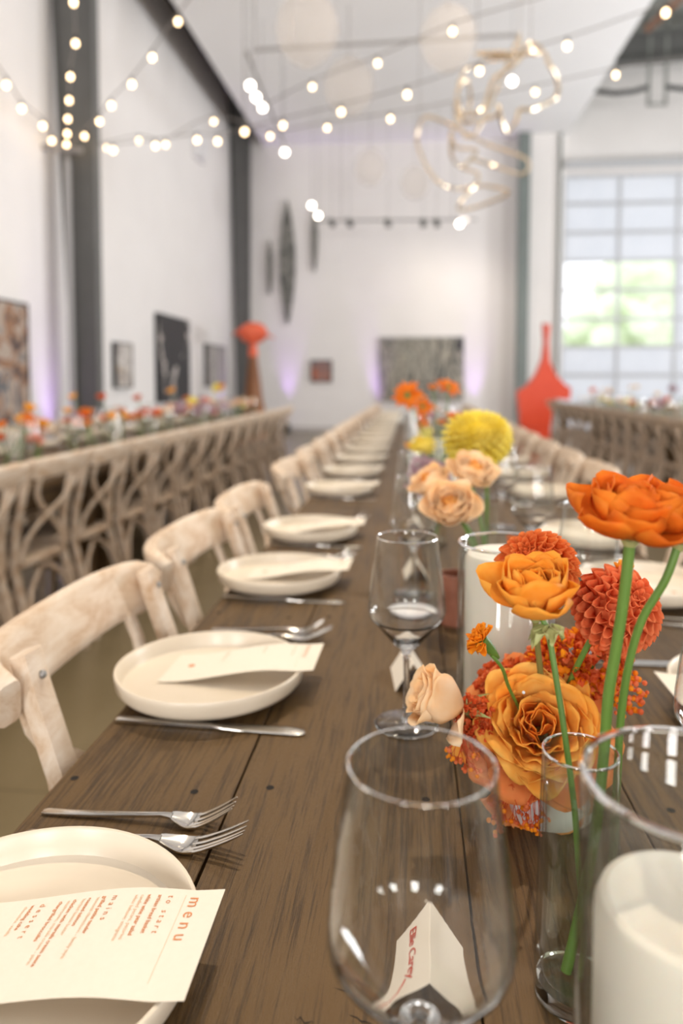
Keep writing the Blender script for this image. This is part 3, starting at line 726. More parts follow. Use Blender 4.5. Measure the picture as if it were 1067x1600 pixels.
# ================================================================== FLOWERS
def widths(kind, v):
    T = {'round': [.26, .55, .80, .95, 1.0, .96, .80], 'point': [.45, .75, .95, 1.0, .92, .72, .42], 'long': [.35, .6, .85, .98, 1.0, .9, .62]}[kind]
    x = v * (len(T) - 1); i = min(int(x), len(T) - 2); return T[i] + (T[i + 1] - T[i]) * (x - i)
KU = {'round': .30, 'point': .45, 'long': .30}
def petal(mb, M, L, W, e0, de, cup, shape='round', ruf=0, seed=0, nu=6, nv=7, mi=0, twist=0, tip=0):
    """local frame: x = outward, z = flower axis"""
    N = 16; X = [0]; Z = [0]; E = [e0]; 
    for j in range(1, N + 1):
        v = j / N; e = e0 + de * v + tip * (max(0, v - .5) / .5) ** 2
        m_ = (e + E[-1]) / 2; X.append(X[-1] + L / N * cos(m_)); Z.append(Z[-1] + L / N * sin(m_)); E.append(e)
    vs = []; k = KU[shape]
    for j in range(nv + 1):
        v = j / nv; hw = W * widths(shape, v) / 2
        for i in range(nu + 1):
            u = -1 + 2 * i / nu; q = v * (1 - k * u * u * v) * N; a = min(int(q), N - 1); f = q - a
            x = X[a] + (X[a + 1] - X[a]) * f; z = Z[a] + (Z[a + 1] - Z[a]) * f; e = E[a] + (E[a + 1] - E[a]) * f
            c_ = cup * W * (u * u) * (.25 + .75 * v) * .8
            rf = ruf * W * (sin(u * 3.3 + seed * 2.7 + v * 2) * v ** 2 + .5 * sin(u * 6.1 + seed * 1.3) * v ** 3)
            y = hw * u * (1 - .25 * min(1, abs(cup)) * u * u)
            vs.append(M @ V((x - sin(e) * (c_ + rf), y + twist * v * x, z + cos(e) * (c_ + rf))))
    fs = [(j * (nu + 1) + i, j * (nu + 1) + i + 1, (j + 1) * (nu + 1) + i + 1, (j + 1) * (nu + 1) + i) for j in range(nv) for i in range(nu)]
    mb.add(vs, fs, mi)
GA = pi * (3 - 5 ** .5)
def frame(c, axis): return Matrix.Translation(c) @ V(axis).to_track_quat('Z', 'Y').to_matrix().to_4x4()
def solid(o, th):
    m = o.modifiers.new('thickness', 'SOLIDIFY'); m.thickness = th; m.offset = 0; return o
def turned(mb, a):
    ca, sa = cos(a), sin(a); mb.v = [(x * ca - y * sa, x * sa + y * ca, z) for x, y, z in mb.v]; return mb
def rosette(n, R, spread, seed, ruf=.05, open0=.15, open1=1.45, lmin=.35, wr=1.0, cup=.45, layers=None, shape='round', curl=.9, m2=None, frac=.0, jit=.12, base=.12, dome=0.0, nv=7, nu=5):
    mb = MB(); rng = random.Random(seed)
    for i in range(n):
        t = i / (n - 1); a = i * GA + rng.uniform(-jit, jit) * 2
        e = open0 + (open1 - open0) * t ** spread + rng.uniform(-jit, jit)
        L = R * (lmin + (1 - lmin) * (1 - t) ** .8) * rng.uniform(.92, 1.06); W = L * wr * rng.uniform(.9, 1.12)
        r0 = R * base * (1 - t)
        M = Matrix.Rotation(a, 4, 'Z') @ Matrix.Translation((r0, 0, dome * R * t))
        petal(mb, M, L, W, e, curl * (.6 + .5 * rng.random()), cup, shape, ruf, rng.uniform(0, 9), nv=nv, nu=nu, mi=1 if (m2 is not None and t > frac) else 0)
    return mb
def pompon(n, R, seed, wl=.52, wfac=.62, cup=.9, deep=2.5, shape='point', flat=.9):
    """dahlia: spiral of small cupped petals over a ball"""
    mb = MB(); rng = random.Random(seed)
    for i in range(n):
        t = (i + .5) / n; ph = deep * t ** .62; a = i * GA
        s = .38 + .62 * min(1, ph / 1.0); L = R * wl * s; W = L * wfac * rng.uniform(.95, 1.05)
        rr = R * (.62 + .05 * sin(ph)); pos = V((rr * sin(ph), 0, rr * cos(ph) * flat))
        e = pi / 2 - ph * .98
        M = Matrix.Rotation(a, 4, 'Z') @ Matrix.Translation(pos) @ Matrix.Translation((0, 0, 0))
        petal(mb, M, L, W, e + .60, -.70, cup, shape, .02, rng.uniform(0, 9), nu=4, nv=5)
    mb.ball((0, 0, 0), R * .66, 16, 12, sc=(1, 1, flat))
    return mb
def flower(name, label, cat, mb, mats, c, axis, stempts=None, sr=.0022, sm=None, calyx=True, group=None, th=.0004, calyx_r=.008, petal_name='petals'):
    t = thing(name, label, cat, c, V(axis).to_track_quat('Z', 'Y').to_euler(), group)
    o = mb.build(petal_name, mats, t, sharp=False); 
    if th: solid(o, th)
    inv = Matrix.Translation(c) @ Euler(t.rotation_euler).to_matrix().to_4x4(); inv = inv.inverted()
    if calyx:
        b = MB(); b.lathe([(.0, -calyx_r * 1.1), (calyx_r * .35, -calyx_r), (calyx_r * .7, -calyx_r * .4), (calyx_r * .8, 0), (calyx_r * .4, .001), (0, .001)], 14)
        for k in range(5): petal(b, Matrix.Rotation(k * 1.256, 4, 'Z') @ Matrix.Translation((calyx_r * .3, 0, -calyx_r * .4)), calyx_r * 1.6, calyx_r * .8, .2, .6, .3, 'point', nu=3, nv=4)
        b.build('calyx', MT['leaf'], t)
    if stempts:
        pts = smooth_path([V(p) for p in stempts], 6); b = MB(); b.tube([inv @ p for p in pts], sr, 10); b.build('stem', sm or MT['stem'], t)
    return t
def smooth_path(p, n):
    if len(p) < 3: return p
    out = []
    for i in range(len(p) - 1):
        p0, p1, p2, p3 = p[max(i - 1, 0)], p[i], p[i + 1], p[min(i + 2, len(p) - 1)]
        for k in range(n):
            t = k / n; out.append(.5 * ((2 * p1) + (p2 - p0) * t + (2 * p0 - 5 * p1 + 4 * p2 - p3) * t * t + (3 * p1 - p0 - 3 * p2 + p3) * t ** 3))
    return out + [p[-1]]

# bud vase in front
BV = atz(899, 1556, TZ); BV = V((BV.x, BV.y, TZ))
t = thing('bud_vase', 'narrow clear bud vase half filled with water, nearest the camera', 'vase', BV)
n = 48; R0, R1, H = .0275, .0245, .170
b = MB(); b.lathe([(0, 0), (R0 - .003, 0), (R0, .003), (R0 * .99, .03), (R1, H - .001), (R1 - .0006, H), (R1 - .0016, H - .001), (R0 - .0028, .03), (R0 - .005, .016), (0, .014)], n); b.build('glass_wall', MT['vglass'], t)
b = MB(); b.tube([((R1 - .0008) * cos(2 * pi * k / n), (R1 - .0008) * sin(2 * pi * k / n), H - .0006) for k in range(n)], .0010, 8, closed=True); b.build('rim', MT['solid'], t)
b = MB(); b.lathe([(0, .0005), (R0 - .0035, .0005), (R0 - .0008, .003), (R0 - .002, .0130), (0, .0130)], n); b.build('thick_base', MT['solid'], t)
b = MB(); b.lathe([(0, .0165), (R0 - .0056, .0170), (R1 - .0028, .140), (R1 - .0022, .1418), (R1 - .0035, .1402), (0, .1400)], n); b.build('water', MT['water'], t)

VY = BV.y
# golden ranunculus in the bud vase
c0 = at(836, 955, .500)
flower('ranunculus', 'golden yellow ranunculus with papery calyx leaning left over the bud vase', 'flower',
       turned(rosette(30, .044, .55, 11, ruf=.05, open0=.10, open1=1.15, lmin=.60, wr=.95, cup=.35, curl=1.15, base=.12, jit=.15, nv=8, nu=6), 2.9), PM['yellow'],
       c0, (-.10, -.30, 1), [c0, at(855, 985, .497), at(872, 1080, .49), at(884, 1160, .485), at(897, 1260, .485), at(905, 1370, .485), at(912, 1470, .488), atz(905, 1530, TZ + .02)], .0021)
# torn papery leaf below it
t2 = thing('ranunculus_leaf', 'small papery green leaf curled under the golden ranunculus', 'leaf', at(858, 978, .495), (0, 0, .3)); b = MB()
for k, (a, l) in enumerate(((2.6, .018), (3.4, .021), (4.4, .016), (5.6, .013))):
    petal(b, Matrix.Rotation(a, 4, 'Z'), l, .013, -.5, -.5, .5, 'point', .08, k, nu=4, nv=6)
solid(b.build('blade', MT['leaf'], t2), .0003)
# big orange ranunculus pair
c1 = at(985, 838, .462)
flower('ranunculus', 'large vivid orange ranunculus on a thick green stem, left one of the top right pair', 'flower',
       rosette(44, .045, .6, 5, ruf=.07, open0=-.12, open1=1.2, lmin=.58, wr=1.0, cup=.35, curl=1.15, base=.18, jit=.2, nv=8, nu=7), PM['orange'],
       c1, (.05, -.12, 1), [c1, at(975, 930, .465), at(963, 1010, .47), at(950, 1090, .475), at(944, 1170, .48), at(930, 1300, .483), at(905, 1430, .478), atz(884, 1518, TZ + .019)], .0036)
c2 = at(1062, 842, .47)
flower('ranunculus', 'large vivid orange ranunculus cut by the right edge of the photo', 'flower',
       rosette(44, .043, .6, 6, ruf=.07, open0=-.05, open1=1.2, lmin=.58, wr=1.0, cup=.35, curl=1.15, base=.18, jit=.2, nv=8, nu=7), PM['orange'],
       c2, (.1, -.15, 1), [c2, at(1040, 905, .47), at(1003, 968, .475), at(982, 1040, .48), at(970, 1120, .485), at(965, 1200, .49), at(958, 1330, .49), atz(946, 1490, TZ + .02)], .0026)
# bowl of the arrangement
bq = atz(868, 1314, TZ); BB = V((bq.x, bq.y + .052, TZ)); t = MB()
t.lathe([(0, .0), (.040, 0), (.045, .003), (.052, .02), (.056, .045), (.057, .062), (.0545, .064), (.052, .060), (.048, .03), (0, .012)], 48)
o = t.build('flower_bowl', MT['ceramic'], loc=BB); tag(o, 'low white ceramic bowl holding the orange rose arrangement', 'bowl')
core = BB + V((0, 0, .05))
# huge peach garden rose
cr = at(842, 1140, .665)
mbR = MB(); rng = random.Random(4)
RR = .062
for i in range(10):   # outer guard petals
    a = i * 2 * pi / 10 + rng.uniform(-.2, .2)
    petal(mbR, Matrix.Rotation(a, 4, 'Z') @ Matrix.Translation((RR * .18, 0, -.008)), RR * 1.0, RR * 1.10, .10 + rng.uniform(-.12, .15), .25, .12, 'round', .08, i, nu=9, nv=10, mi=1, tip=-.7)
for i in range(20):
    a = i * GA; petal(mbR, Matrix.Rotation(a, 4, 'Z') @ Matrix.Translation((RR * .18, 0, -.003)), RR * (.92 - .008 * i) * rng.uniform(.9, 1.06), RR * .98, .34 + .024 * i, .50, .14, 'round', .085, i * 1.7, nu=10, nv=10, tip=-.9)
for i in range(28):
    t_ = i / 27; a = i * GA + rng.uniform(-.4, .4)
    petal(mbR, Matrix.Rotation(a, 4, 'Z') @ Matrix.Translation((RR * (.34 - .30 * t_), 0, 0)), RR * (.70 - .14 * t_), RR * (.72 - .26 * t_), .85 + .55 * t_ + rng.uniform(-.1, .1), .35, .22, 'round', .10, i * 2.3, nu=8, nv=8, tip=-.5, mi=2 if t_ > .6 else 0)
PM['heart'] = petal_mat('orange_rose_heart_petal', (.98, .42, .05), (1.0, .56, .12), 50)
flower('garden_rose', 'huge ruffled peach orange garden rose in the middle of the arrangement', 'flower', mbR, [PM['peach'], PM['blush'], PM['heart']], cr, (-.12, -.78, .60),
       [cr, (cr + core) / 2, core], .003, calyx_r=.012)
# second peach bloom drooping below left
cp = at(770, 1172, .668)
mb2 = MB()
for i in range(10):
    petal(mb2, Matrix.Rotation(i * GA, 4, 'Z') @ Matrix.Translation((.006, 0, 0)), .050 - .001 * i, .052, .12 + .03 * i, .35, .18, 'round', .07, i * 1.1, nu=8, nv=9, mi=i % 2, tip=-.4)
flower('garden_rose', 'loose peach pink rose petals drooping at the lower left under the huge rose', 'flower', mb2, [PM['peach'], PM['blush']], cp + V((.012, .012, 0)), (-.35, -.62, -.10), [cp + V((.012, .012, 0)), core], .003, calyx=False)
cp3 = at(835, 1225, .662)
mb2 = MB()
for i in range(8):
    petal(mb2, Matrix.Rotation(i * GA, 4, 'Z') @ Matrix.Translation((.005, 0, 0)), .052 - .001 * i, .054, .1 + .04 * i, .3, .3, 'round', .08, i * 1.9, nu=8, nv=8, mi=1, tip=-.3)
flower('garden_rose', 'deep peach folded rose hanging over the front of the white bowl', 'flower', mb2, [PM['peach'], PM['blush']], cp3, (-.05, -.75, -.28), [cp3, core], .003, calyx=False)
# cream rose bud
cb = at(722, 1108, .655)
mbB = MB(); rng = random.Random(9)
for i in range(16):
    t_ = i / 15; petal(mbB, Matrix.Rotation(i * GA + .5, 4, 'Z') @ Matrix.Translation((.004 * (1 - t_), 0, 0)), .054 - .004 * t_, .050 - .020 * t_, .50 + .75 * t_, 1.35 * (1 - .7 * t_), .45, 'round', .05, i * 1.3, nu=8, nv=10, tip=-1.3 * (1 - .6 * t_), mi=0)
petal(mbB, Matrix.Rotation(-.4, 4, 'Z'), .046, .03, .15, .1, .3, 'round', .08, 3, nu=6, nv=8)
tb = flower('rose_bud', 'cream blush rose bud leaning left beside the second wine glass', 'flower', mbB, [PM['cream']], cb, (-.86, -.18, .40), [cb, at(745, 1125, .665), core], .0025, MT['stem2'], calyx_r=.008)
b = MB()
for k in range(5):
    petal(b, Matrix.Rotation(k * 1.256 + .4, 4, 'Z') @ Matrix.Translation((.004, 0, -.002)), .026, .006, -.5, -.5, .3, 'point', .05, k, nu=3, nv=7)
solid(b.build('sepals', MT['leaf'], tb), .0003)
# dahlias
cd1 = at(838, 892, .640)
flower('dahlia', 'round orange dahlia directly behind the golden ranunculus', 'flower', pompon(170, .036, 3, wl=.42, wfac=.80, cup=.62, shape='round'), PM['dahlia'], cd1, (-.42, -.40, .80), [cd1 + V((0, .01, -.02)), at(838, 990, .655), at(845, 1060, .665), core], .0028, MT['stem2'], calyx=False, th=.0003)
cd2 = at(962, 952, .640)
flower('dahlia', 'round coral dahlia on the right behind the two thick stems', 'flower', pompon(140, .036, 8, wl=.46, wfac=.86, cup=.65, shape='round'), PM['coral'], cd2, (.42, -.62, .60), [cd2 + V((-.012, .01, -.02)), at(912, 1020, .655), at(885, 1080, .67), core], .0026, MT['stem'], calyx=False, th=.0003)
# small yellow orange bloom up right
cs = at(973, 888, .655)
flower('marigold', 'tiny orange yellow bloom peeking above the coral dahlia', 'flower', rosette(14, .014, .7, 21, open0=.5, open1=1.4, wr=.8), PM['yellow'], cs + V((0, 0, -.005)), (.1, -.1, 1), [cs, at(965, 960, .68), core], .0015, calyx_r=.004)
# marigold with long green calyx
cm = at(752, 1000, .62)
mbM = rosette(46, .0155, .8, 31, ruf=.2, open0=-.1, open1=1.3, lmin=.4, wr=.6, cup=.3, curl=.5, jit=.3, nv=5, nu=4)
tm = flower('marigold', 'small orange marigold with long green calyx leaning left before the tall candle', 'flower', mbM, PM['marigold'], cm, (-.62, -.30, .72), [cm + V((.009, .003, -.014)), at(785, 1045, .63), at(800, 1085, .65), core], .0016, calyx=False)
b = MB(); b.lathe([(0, -.026), (.0016, -.025), (.0042, -.016), (.0058, -.006), (.0062, .001), (0, .002)], 14); b.build('calyx', MT['stem'], tm)

def cluster(name, label, cat, c, R, n, fr, mats, seed, sc=(1, 1, 1), kind='petal', stem=True):
    t = thing(name, label, cat, c); mb = MB(); rng = random.Random(seed)
    for i in range(n):
        d = V((rng.gauss(0, 1), rng.gauss(0, 1), rng.gauss(0, 1))).normalized(); rr = R * rng.uniform(.55, 1.0); p = V((d.x * sc[0], d.y * sc[1], d.z * sc[2])) * rr
        if kind == 'ball': mb.ball(p, fr * rng.uniform(.7, 1.2), 7, 5, mi=rng.randrange(len(mats)))
        else:
            M = frame(p, d)
            for k in range(3): petal(mb, M @ Matrix.Rotation(k * 2.1 + rng.random(), 4, 'Z'), fr * rng.uniform(.8, 1.3), fr, rng.uniform(.3, 1.2), .5, .5, 'round', .12, rng.uniform(0, 9), nu=3, nv=3, mi=rng.randrange(len(mats)))
    mb.build('florets', mats, t, sharp=False)
    if stem:
        b = MB(); b.tube([(0, 0, 0), (core - V(c)) * .9], .0015, 6); b.build('stem', MT['stem2'], t)
    return t
cluster('celosia', 'crinkled orange red celosia mass filling the back of the arrangement', 'flower', at(905, 1035, .69), .036, 420, .0085, [PM['red'], PM['coral'], PM['marigold']], 1, (1.25, .8, .75))
cluster('celosia', 'rusty red crinkled celosia behind the huge rose at its upper left', 'flower', at(815, 1070, .70), .031, 300, .0085, [PM['red'], PM['coral']], 2, (1.3, .7, .7))
cluster('celosia', 'small coral celosia clump between the rose bud and the huge rose', 'flower', at(742, 1128, .655), .018, 200, .0055, [PM['coral'], PM['red']], 3, (1.0, .8, 1.25))
cluster('berry_cluster', 'orange berry cluster at the right of the huge rose', 'berries', at(975, 1082, .68), .022, 90, .0026, [PM['marigold'], PM['coral']], 4, (1, .7, 1.25), 'ball')
def berry_spray(label, c, seed, n, spread, drop):
    t = thing('berry_spray', label, 'berries', c); rng = random.Random(seed)
    s = MB(); f = MB()
    for i in range(n):
        e = V((rng.uniform(-spread, spread), rng.uniform(-.012, .006), -rng.uniform(.35, 1) * drop)); mid = e * .5 + V((rng.uniform(-.003, .003), 0, .003)); s.tube(smooth_path([V((0, 0, 0)), mid, e], 3), .00035, 5)
        for k in range(3):
            q = e + V((rng.uniform(-.004, .004), rng.uniform(-.003, .003), rng.uniform(-.004, .003))); s.tube([mid * .3 + e * .7, q], .0003, 4); f.ball(q, rng.uniform(.0012, .0024), 8, 6, mi=rng.randrange(2))
    s.build('twigs', PM['red'], t); f.build('berries', [PM['marigold'], PM['coral']], t)
berry_spray('dangling coral berry sprig under the cream rose bud', at(722, 1150, .640), 5, 14, .016, .030)
berry_spray('dangling orange berry sprig over the left front of the white bowl', at(800, 1225, .630), 6, 16, .018, .040)
berry_spray('short orange berry sprig beneath the folded peach rose', at(836, 1235, .625), 7, 10, .012, .034)
# white ceramic pearl drop
b = MB(); b.ball((0, 0, 0), .0014, 10, 8); o = b.build('pearl_bead', MT['ceramic'], loc=at(818, 1082, .611)); tag(o, 'tiny white bead on the upper petals of the huge rose', 'bead')

# ---- mid-distance flowers on the centre row
def simple_vase(x, y, h, r, label, m=None, name='bud_vase', group=None, cat='vase', z=TZ):
    b = MB(); b.lathe([(0, 0), (r, 0), (r * 1.02, h * .05), (r, h * .5), (r * .96, h), (r * .86, h), (r * .9, h * .5), (r * .88, .012), (0, .012)], 24)
    o = b.build(name, m or MT['vglass'], loc=(x, y, z)); return tag(o, label, cat, group)
v1 = at(740, 900, 1.16); VA = V((.125, 1.17, TZ))
for (px, py, Y, R, ax, lab, s) in ((706, 798, 1.12, .052, (-.15, -.75, .6), 'round cream rose with apricot heart, lowest of the cream roses', 1), (735, 752, 1.20, .050, (.2, -.45, .85), 'cream rose at the upper right of the cream trio', 2), (682, 768, 1.24, .050, (-.5, -.3, .8), 'cream rose at the left of the cream trio', 3)):
    c = at(px, py, Y); mbC = rosette(46, R * 1.05, .6, 40 + s, ruf=.035, open0=.22, open1=1.35, lmin=.5, wr=1.05, cup=.28, curl=.8, m2=1, frac=.55, base=.15)
    flower('garden_rose', lab, 'flower', mbC, [PM['cream'], PM['creamc']], c, ax, [c, c.lerp(VA + V((0, 0, .12)), .6), VA + V((0, 0, .02))], .0028)
simple_vase(VA.x, VA.y, .14, .028, 'clear bud vase holding the cream roses')
# lemon dahlia and friends
def bloom(px, py, Y, R, ax, mb, mats, name, lab, vase, sr=.003):
    c = at(px, py, Y); return flower(name, lab, 'flower', mb, mats, c, ax, [c, c.lerp(vase + V((0, 0, .1)), .55) + V((.01, 0, .01)), vase + V((0, 0, .02))], sr)
VB = V((.15, 1.50, TZ)); simple_vase(VB.x, VB.y, .16, .026, 'clear bud vase under the big lemon dahlia')
bloom(745, 686, 1.42, .07, (-.05, -.35, .9), pompon(230, .062, 12, wl=.50, wfac=.62, cup=.30, shape='round', flat=.75), [PM['lemon']], 'dahlia', 'big lemon yellow dahlia above the cream roses', VB, .0035)
VC = V((.06, 1.82, TZ)); simple_vase(VC.x, VC.y, .15, .026, 'clear bud vase behind the lemon dahlia holding orange gerberas')
bloom(661, 696, 1.70, .03, (0, -.3, 1), pompon(70, .030, 13, wl=.5, wfac=.4, shape='long', flat=.6), [PM['lemon']], 'dahlia', 'small lemon pompon bloom left of the big lemon dahlia', VC)
def daisy(R, seed, n=22): 
    m = rosette(n, R, 1, seed, ruf=.03, open0=.05, open1=.45, lmin=.75, wr=.42, cup=.15, curl=-.1, shape='long', base=.2, nv=5, nu=3); m.ball((0, 0, .003), R * .2, 10, 6, mi=1, sc=(1, 1, .5)); return m
for px, py, Y, R, ax, lab, s in ((637, 618, 1.75, .038, (-.3, -.8, .4), 'orange gerbera facing left above the cream roses', 1), (700, 606, 1.95, .036, (.3, -.5, .7), 'orange gerbera at the top right of the gerbera group', 2), (660, 636, 1.9, .030, (.1, -.6, .5), 'orange gerbera low between the two tall gerberas', 3),
                            (712, 652, 1.85, .026, (.2, -.4, .8), 'flat orange bloom just left of the lemon dahlia top', 4), (661, 664, 1.8, .017, (-.2, -.4, .8), 'small orange red bud below the gerberas', 5), (676, 605, 2.0, .016, (.0, -.4, .8), 'small orange bud between the two tall gerberas', 6), (690, 660, 2.0, .018, (0, -.3, .9), 'small red orange bloom among the stems', 7)):
    bloom(px, py, Y, R, ax, daisy(R, s + 60), [PM['orange'], MT['stem']], 'gerbera', lab, VC, .002)
cluster('statice', 'dusty lilac flower spray behind the left wine glass', 'flower', at(668, 748, 1.55), .05, 150, .010, [PM['lilac']], 14, (.9, .6, .9), stem=False)
simple_vase(.075, 1.23, .085, .030, 'small rust brown ceramic vase behind the second wine glass', MT['brownvase'])
b = MB()
prof = [(0, 0), (.026, 0), (.031, .006)] + [(.031 + .002 * sin(k * 1.3), .006 + .01 * k) for k in range(1, 9)] + [(.028, .092), (.026, .090), (.024, .02), (0, .015)]
b.lathe(prof, 32); o = b.build('ribbed_vase', MT['ceramic'], loc=(.125, 1.30, TZ)); tag(o, 'small ribbed white ceramic vase beside the brown vase', 'vase')
b = MB(); b.lathe([(0, 0), (.03, 0), (.046, .03), (.048, .07), (.045, .075), (.042, .07), (.04, .03), (0, .012)], 32); bw = V((.215, 1.40, TZ)); o = b.build('flower_bowl', MT['ceramic'], loc=bw); tag(o, 'white bowl with orange blooms right of the cream roses', 'bowl')
for k, (dx, dy, dz) in enumerate(((.02, -.02, .09), (-.02, 0, .10), (.035, .01, .075), (.0, -.045, .06))):
    c = bw + V((dx, dy, dz)); flower('ranunculus', '%s orange bloom in the white bowl right of the cream roses' % ['upper right', 'upper left', 'rightmost', 'lowest'][k], 'flower', rosette(16, .022, .8, 90 + k), [PM['orange'], PM['white']], c, (dx * 8, dy * 8 - .2, .7), [c, bw + V((0, 0, .02))], .002, calyx_r=.004)

# ---- small generic blooms shared by the far tables
def proto_bloom(col, col2, seed, kind):
    t = thing('garden_flower', 'x', 'flower')
    mb = {0: lambda: rosette(14, .036, .8, seed, nv=4, nu=3, wr=.9), 1: lambda: pompon(40, .034, seed), 2: lambda: daisy(.034, seed, 14)}[kind]()
    mb.build('petals', [PM[col], PM[col2]] , t)
    b = MB(); b.tube([(0, 0, 0), (.004, 0, -.05), (0, .003, -.14)], .002, 6); b.build('stem', MT['stem'], t)
    return t
BL = [('orange', proto_bloom('orange', 'marigold', 1, 0)), ('coral', proto_bloom('coral', 'red', 2, 1)), ('golden', proto_bloom('yellow', 'yellow', 3, 0)), ('cream', proto_bloom('cream', 'creamc', 4, 0)),
      ('pink', proto_bloom('pink', 'pink', 5, 2)), ('lilac', proto_bloom('lilac', 'lilac', 6, 1)), ('lemon', proto_bloom('lemon', 'lemon', 7, 1)), ('red', proto_bloom('red', 'coral', 8, 0))]
_bk = {}
def far_bloom(k, x, y, z, place, sc=1.0):
    nm, pr = BL[k]; lab = '%s flower %s' % (nm, place)
    if k not in _bk:
        _bk[k] = 1; pr.location = (x, y, z); pr['label'] = lab; pr.scale = (sc,) * 3; o = pr
    else: o = dup(pr, (x, y, z), (random.uniform(-.5, .5), random.uniform(-.5, .5), random.uniform(0, 6)), lab, None, sc)
    return o
VASE = None
def far_vase(x, y, label, group, z=TZ):
    global VASE
    if VASE is None:
        VASE = simple_vase(x, y, .15, .024, label, group=group); return VASE
    c = VASE.copy(); COL.objects.link(c); c.location = (x, y, z); c['label'] = label; c['group'] = group; return c
# centre row, farther
far_rows = [(.09 + random.uniform(-.07, .07), 2.35 + i * .42) for i in range(12)]
for i, (x, y) in enumerate(far_rows):
    far_vase(x, y, '%s slim bud vase down the centre row beyond the gerberas' % ORD[i], 'bud vases down the centre row')
    for j in range(2):
        far_bloom(random.choice([0, 1, 2, 3, 5, 6, 7]), x + random.uniform(-.04, .04), y + random.uniform(-.05, .05), TZ + random.uniform(.17, .25), '%s of the %s far bud vase on the centre row' % (['above the rim', 'beside the first bloom'][j], ORD[i]), .7)

# ---- dressing of the side tables
for side, xs, ys, skip in (('left', (LX0, LX1), LYS, 0), ('right', (RX0, RX1), RYS, 0)):
    xc = (xs[0] + xs[1]) / 2
    for i, y in enumerate(ys):
        near, farx = (xs[1] - .13, xs[0] + .13) if side == 'left' else (xs[0] + .13, xs[1] - .13)
        for k, (x, wrd) in enumerate(((near, 'aisle'), (farx, 'outer'))):
            put(PL, x, y, TZ, 0, '%s cream plate on the %s side of the %s table row' % (ORD[i], wrd, side), 'plates on the %s table row' % side)
        for k, (x, wrd) in enumerate(((near + (-.17 if side == 'left' else .17), 'aisle'), (farx + (.17 if side == 'left' else -.17), 'outer'))):
            put(GLASS, x, y + random.uniform(-.03, .03), TZ, 0, '%s wine glass on the %s side of the %s table row' % (ORD[i], wrd, side), 'wine glasses on the %s table row' % side)
        for k in range(2):
            x, yy = xc + random.uniform(-.10, .10), y + (-.12 + .24 * k) + random.uniform(-.04, .04); h = random.uniform(.15, .34)
            far_vase(x, yy, '%s bud vase by the %s place of the %s table row' % (['nearer', 'farther'][k], ORD[i], side), 'bud vases on the %s table row' % side)
            if i < 9 and side == 'left': pal = [0, 0, 2, 1, 7, 4, 0, 0, 2]
            else: pal = [3, 0, 6, 5, 1, 3, 2]
            far_bloom(random.choice(pal), x, yy, TZ + h, 'rising from the %s bud vase at the %s place of the %s row' % (['nearer', 'farther'][k], ORD[i], side), random.uniform(1.1, 1.8))
            far_bloom(random.choice(pal), x + random.uniform(-.06, .06), yy + .05, TZ + random.uniform(.12, .17), 'low beside the %s bud vase at the %s place of the %s row' % (['nearer', 'farther'][k], ORD[i], side), random.uniform(1.1, 1.6))

for side, xc, ys in (('left', (LX0 + LX1) / 2, LYS), ('right', (RX0 + RX1) / 2, RYS)):
    for i in range(0, 14, 2):
        candle_vase(xc + (.06 if i % 4 else -.06), ys[i] + .24, .045, .20 + .04 * (i % 4 > 0), .035, .14 + .03 * (i % 4 > 0), '%s glass candle cylinder on the %s table row' % (ORD[i // 2], side), '%s white pillar candle on the %s table row' % (ORD[i // 2], side), 'glass candle cylinders on the %s table row' % side, 20)
rngb = random.Random(77)
for i, y in enumerate(LYS):
    for k in range(3):
        pal = [0, 0, 1, 2, 7] if i < 8 else [3, 3, 3, 0, 5]
        far_bloom(rngb.choice(pal), LX1 - .30 - .12 * k + rngb.uniform(-.05, .05), y + rngb.uniform(-.2, .2), TZ + rngb.uniform(.14, .20), '%s in the low cluster at the %s left-row place' % (['nearest the aisle', 'in the middle', 'nearest the wall'][k], ORD[i]), rngb.uniform(1.3, 2.0))

# ================================================================== SCULPTURES AND ART
# red-orange cut steel sculpture
Ys = 13.6
out = [(812, 666), (807, 612), (822, 603), (836, 585), (846, 562), (850, 535), (848, 505), (853, 509), (858, 506), (855, 535), (857, 565), (866, 585), (880, 600), (890, 607), (888, 625), (864, 622), (858, 668)]
pts = [at(x, y, Ys) for x, y in out]; ctr = V((at(845, 660, Ys).x, Ys, 0))
b = MB(); n = len(pts); th = .28
vs = [(p.x - ctr.x, -th / 2, p.z) for p in pts] + [(p.x - ctr.x, th / 2, p.z) for p in pts]
fs = [tuple(range(n)), tuple(reversed(range(n, 2 * n)))] + [(i, i + n, (i + 1) % n + n, (i + 1) % n) for i in range(n)]
zf = min(p.z for p in pts)
b.add(vs, fs); t = thing('steel_sculpture', 'red orange cut steel sculpture with a narrow neck and winged base before the pier', 'sculpture', ctr)
b.build('flared_body', MT['redsteel'], t, smooth=False)
b = MB(); b.box((pts[0].x / 2 + pts[-1].x / 2 - ctr.x, 0, zf / 2), (abs(pts[-1].x - pts[0].x), th, zf)); b.build('foot_plate', MT['redsteel'], t, smooth=False)
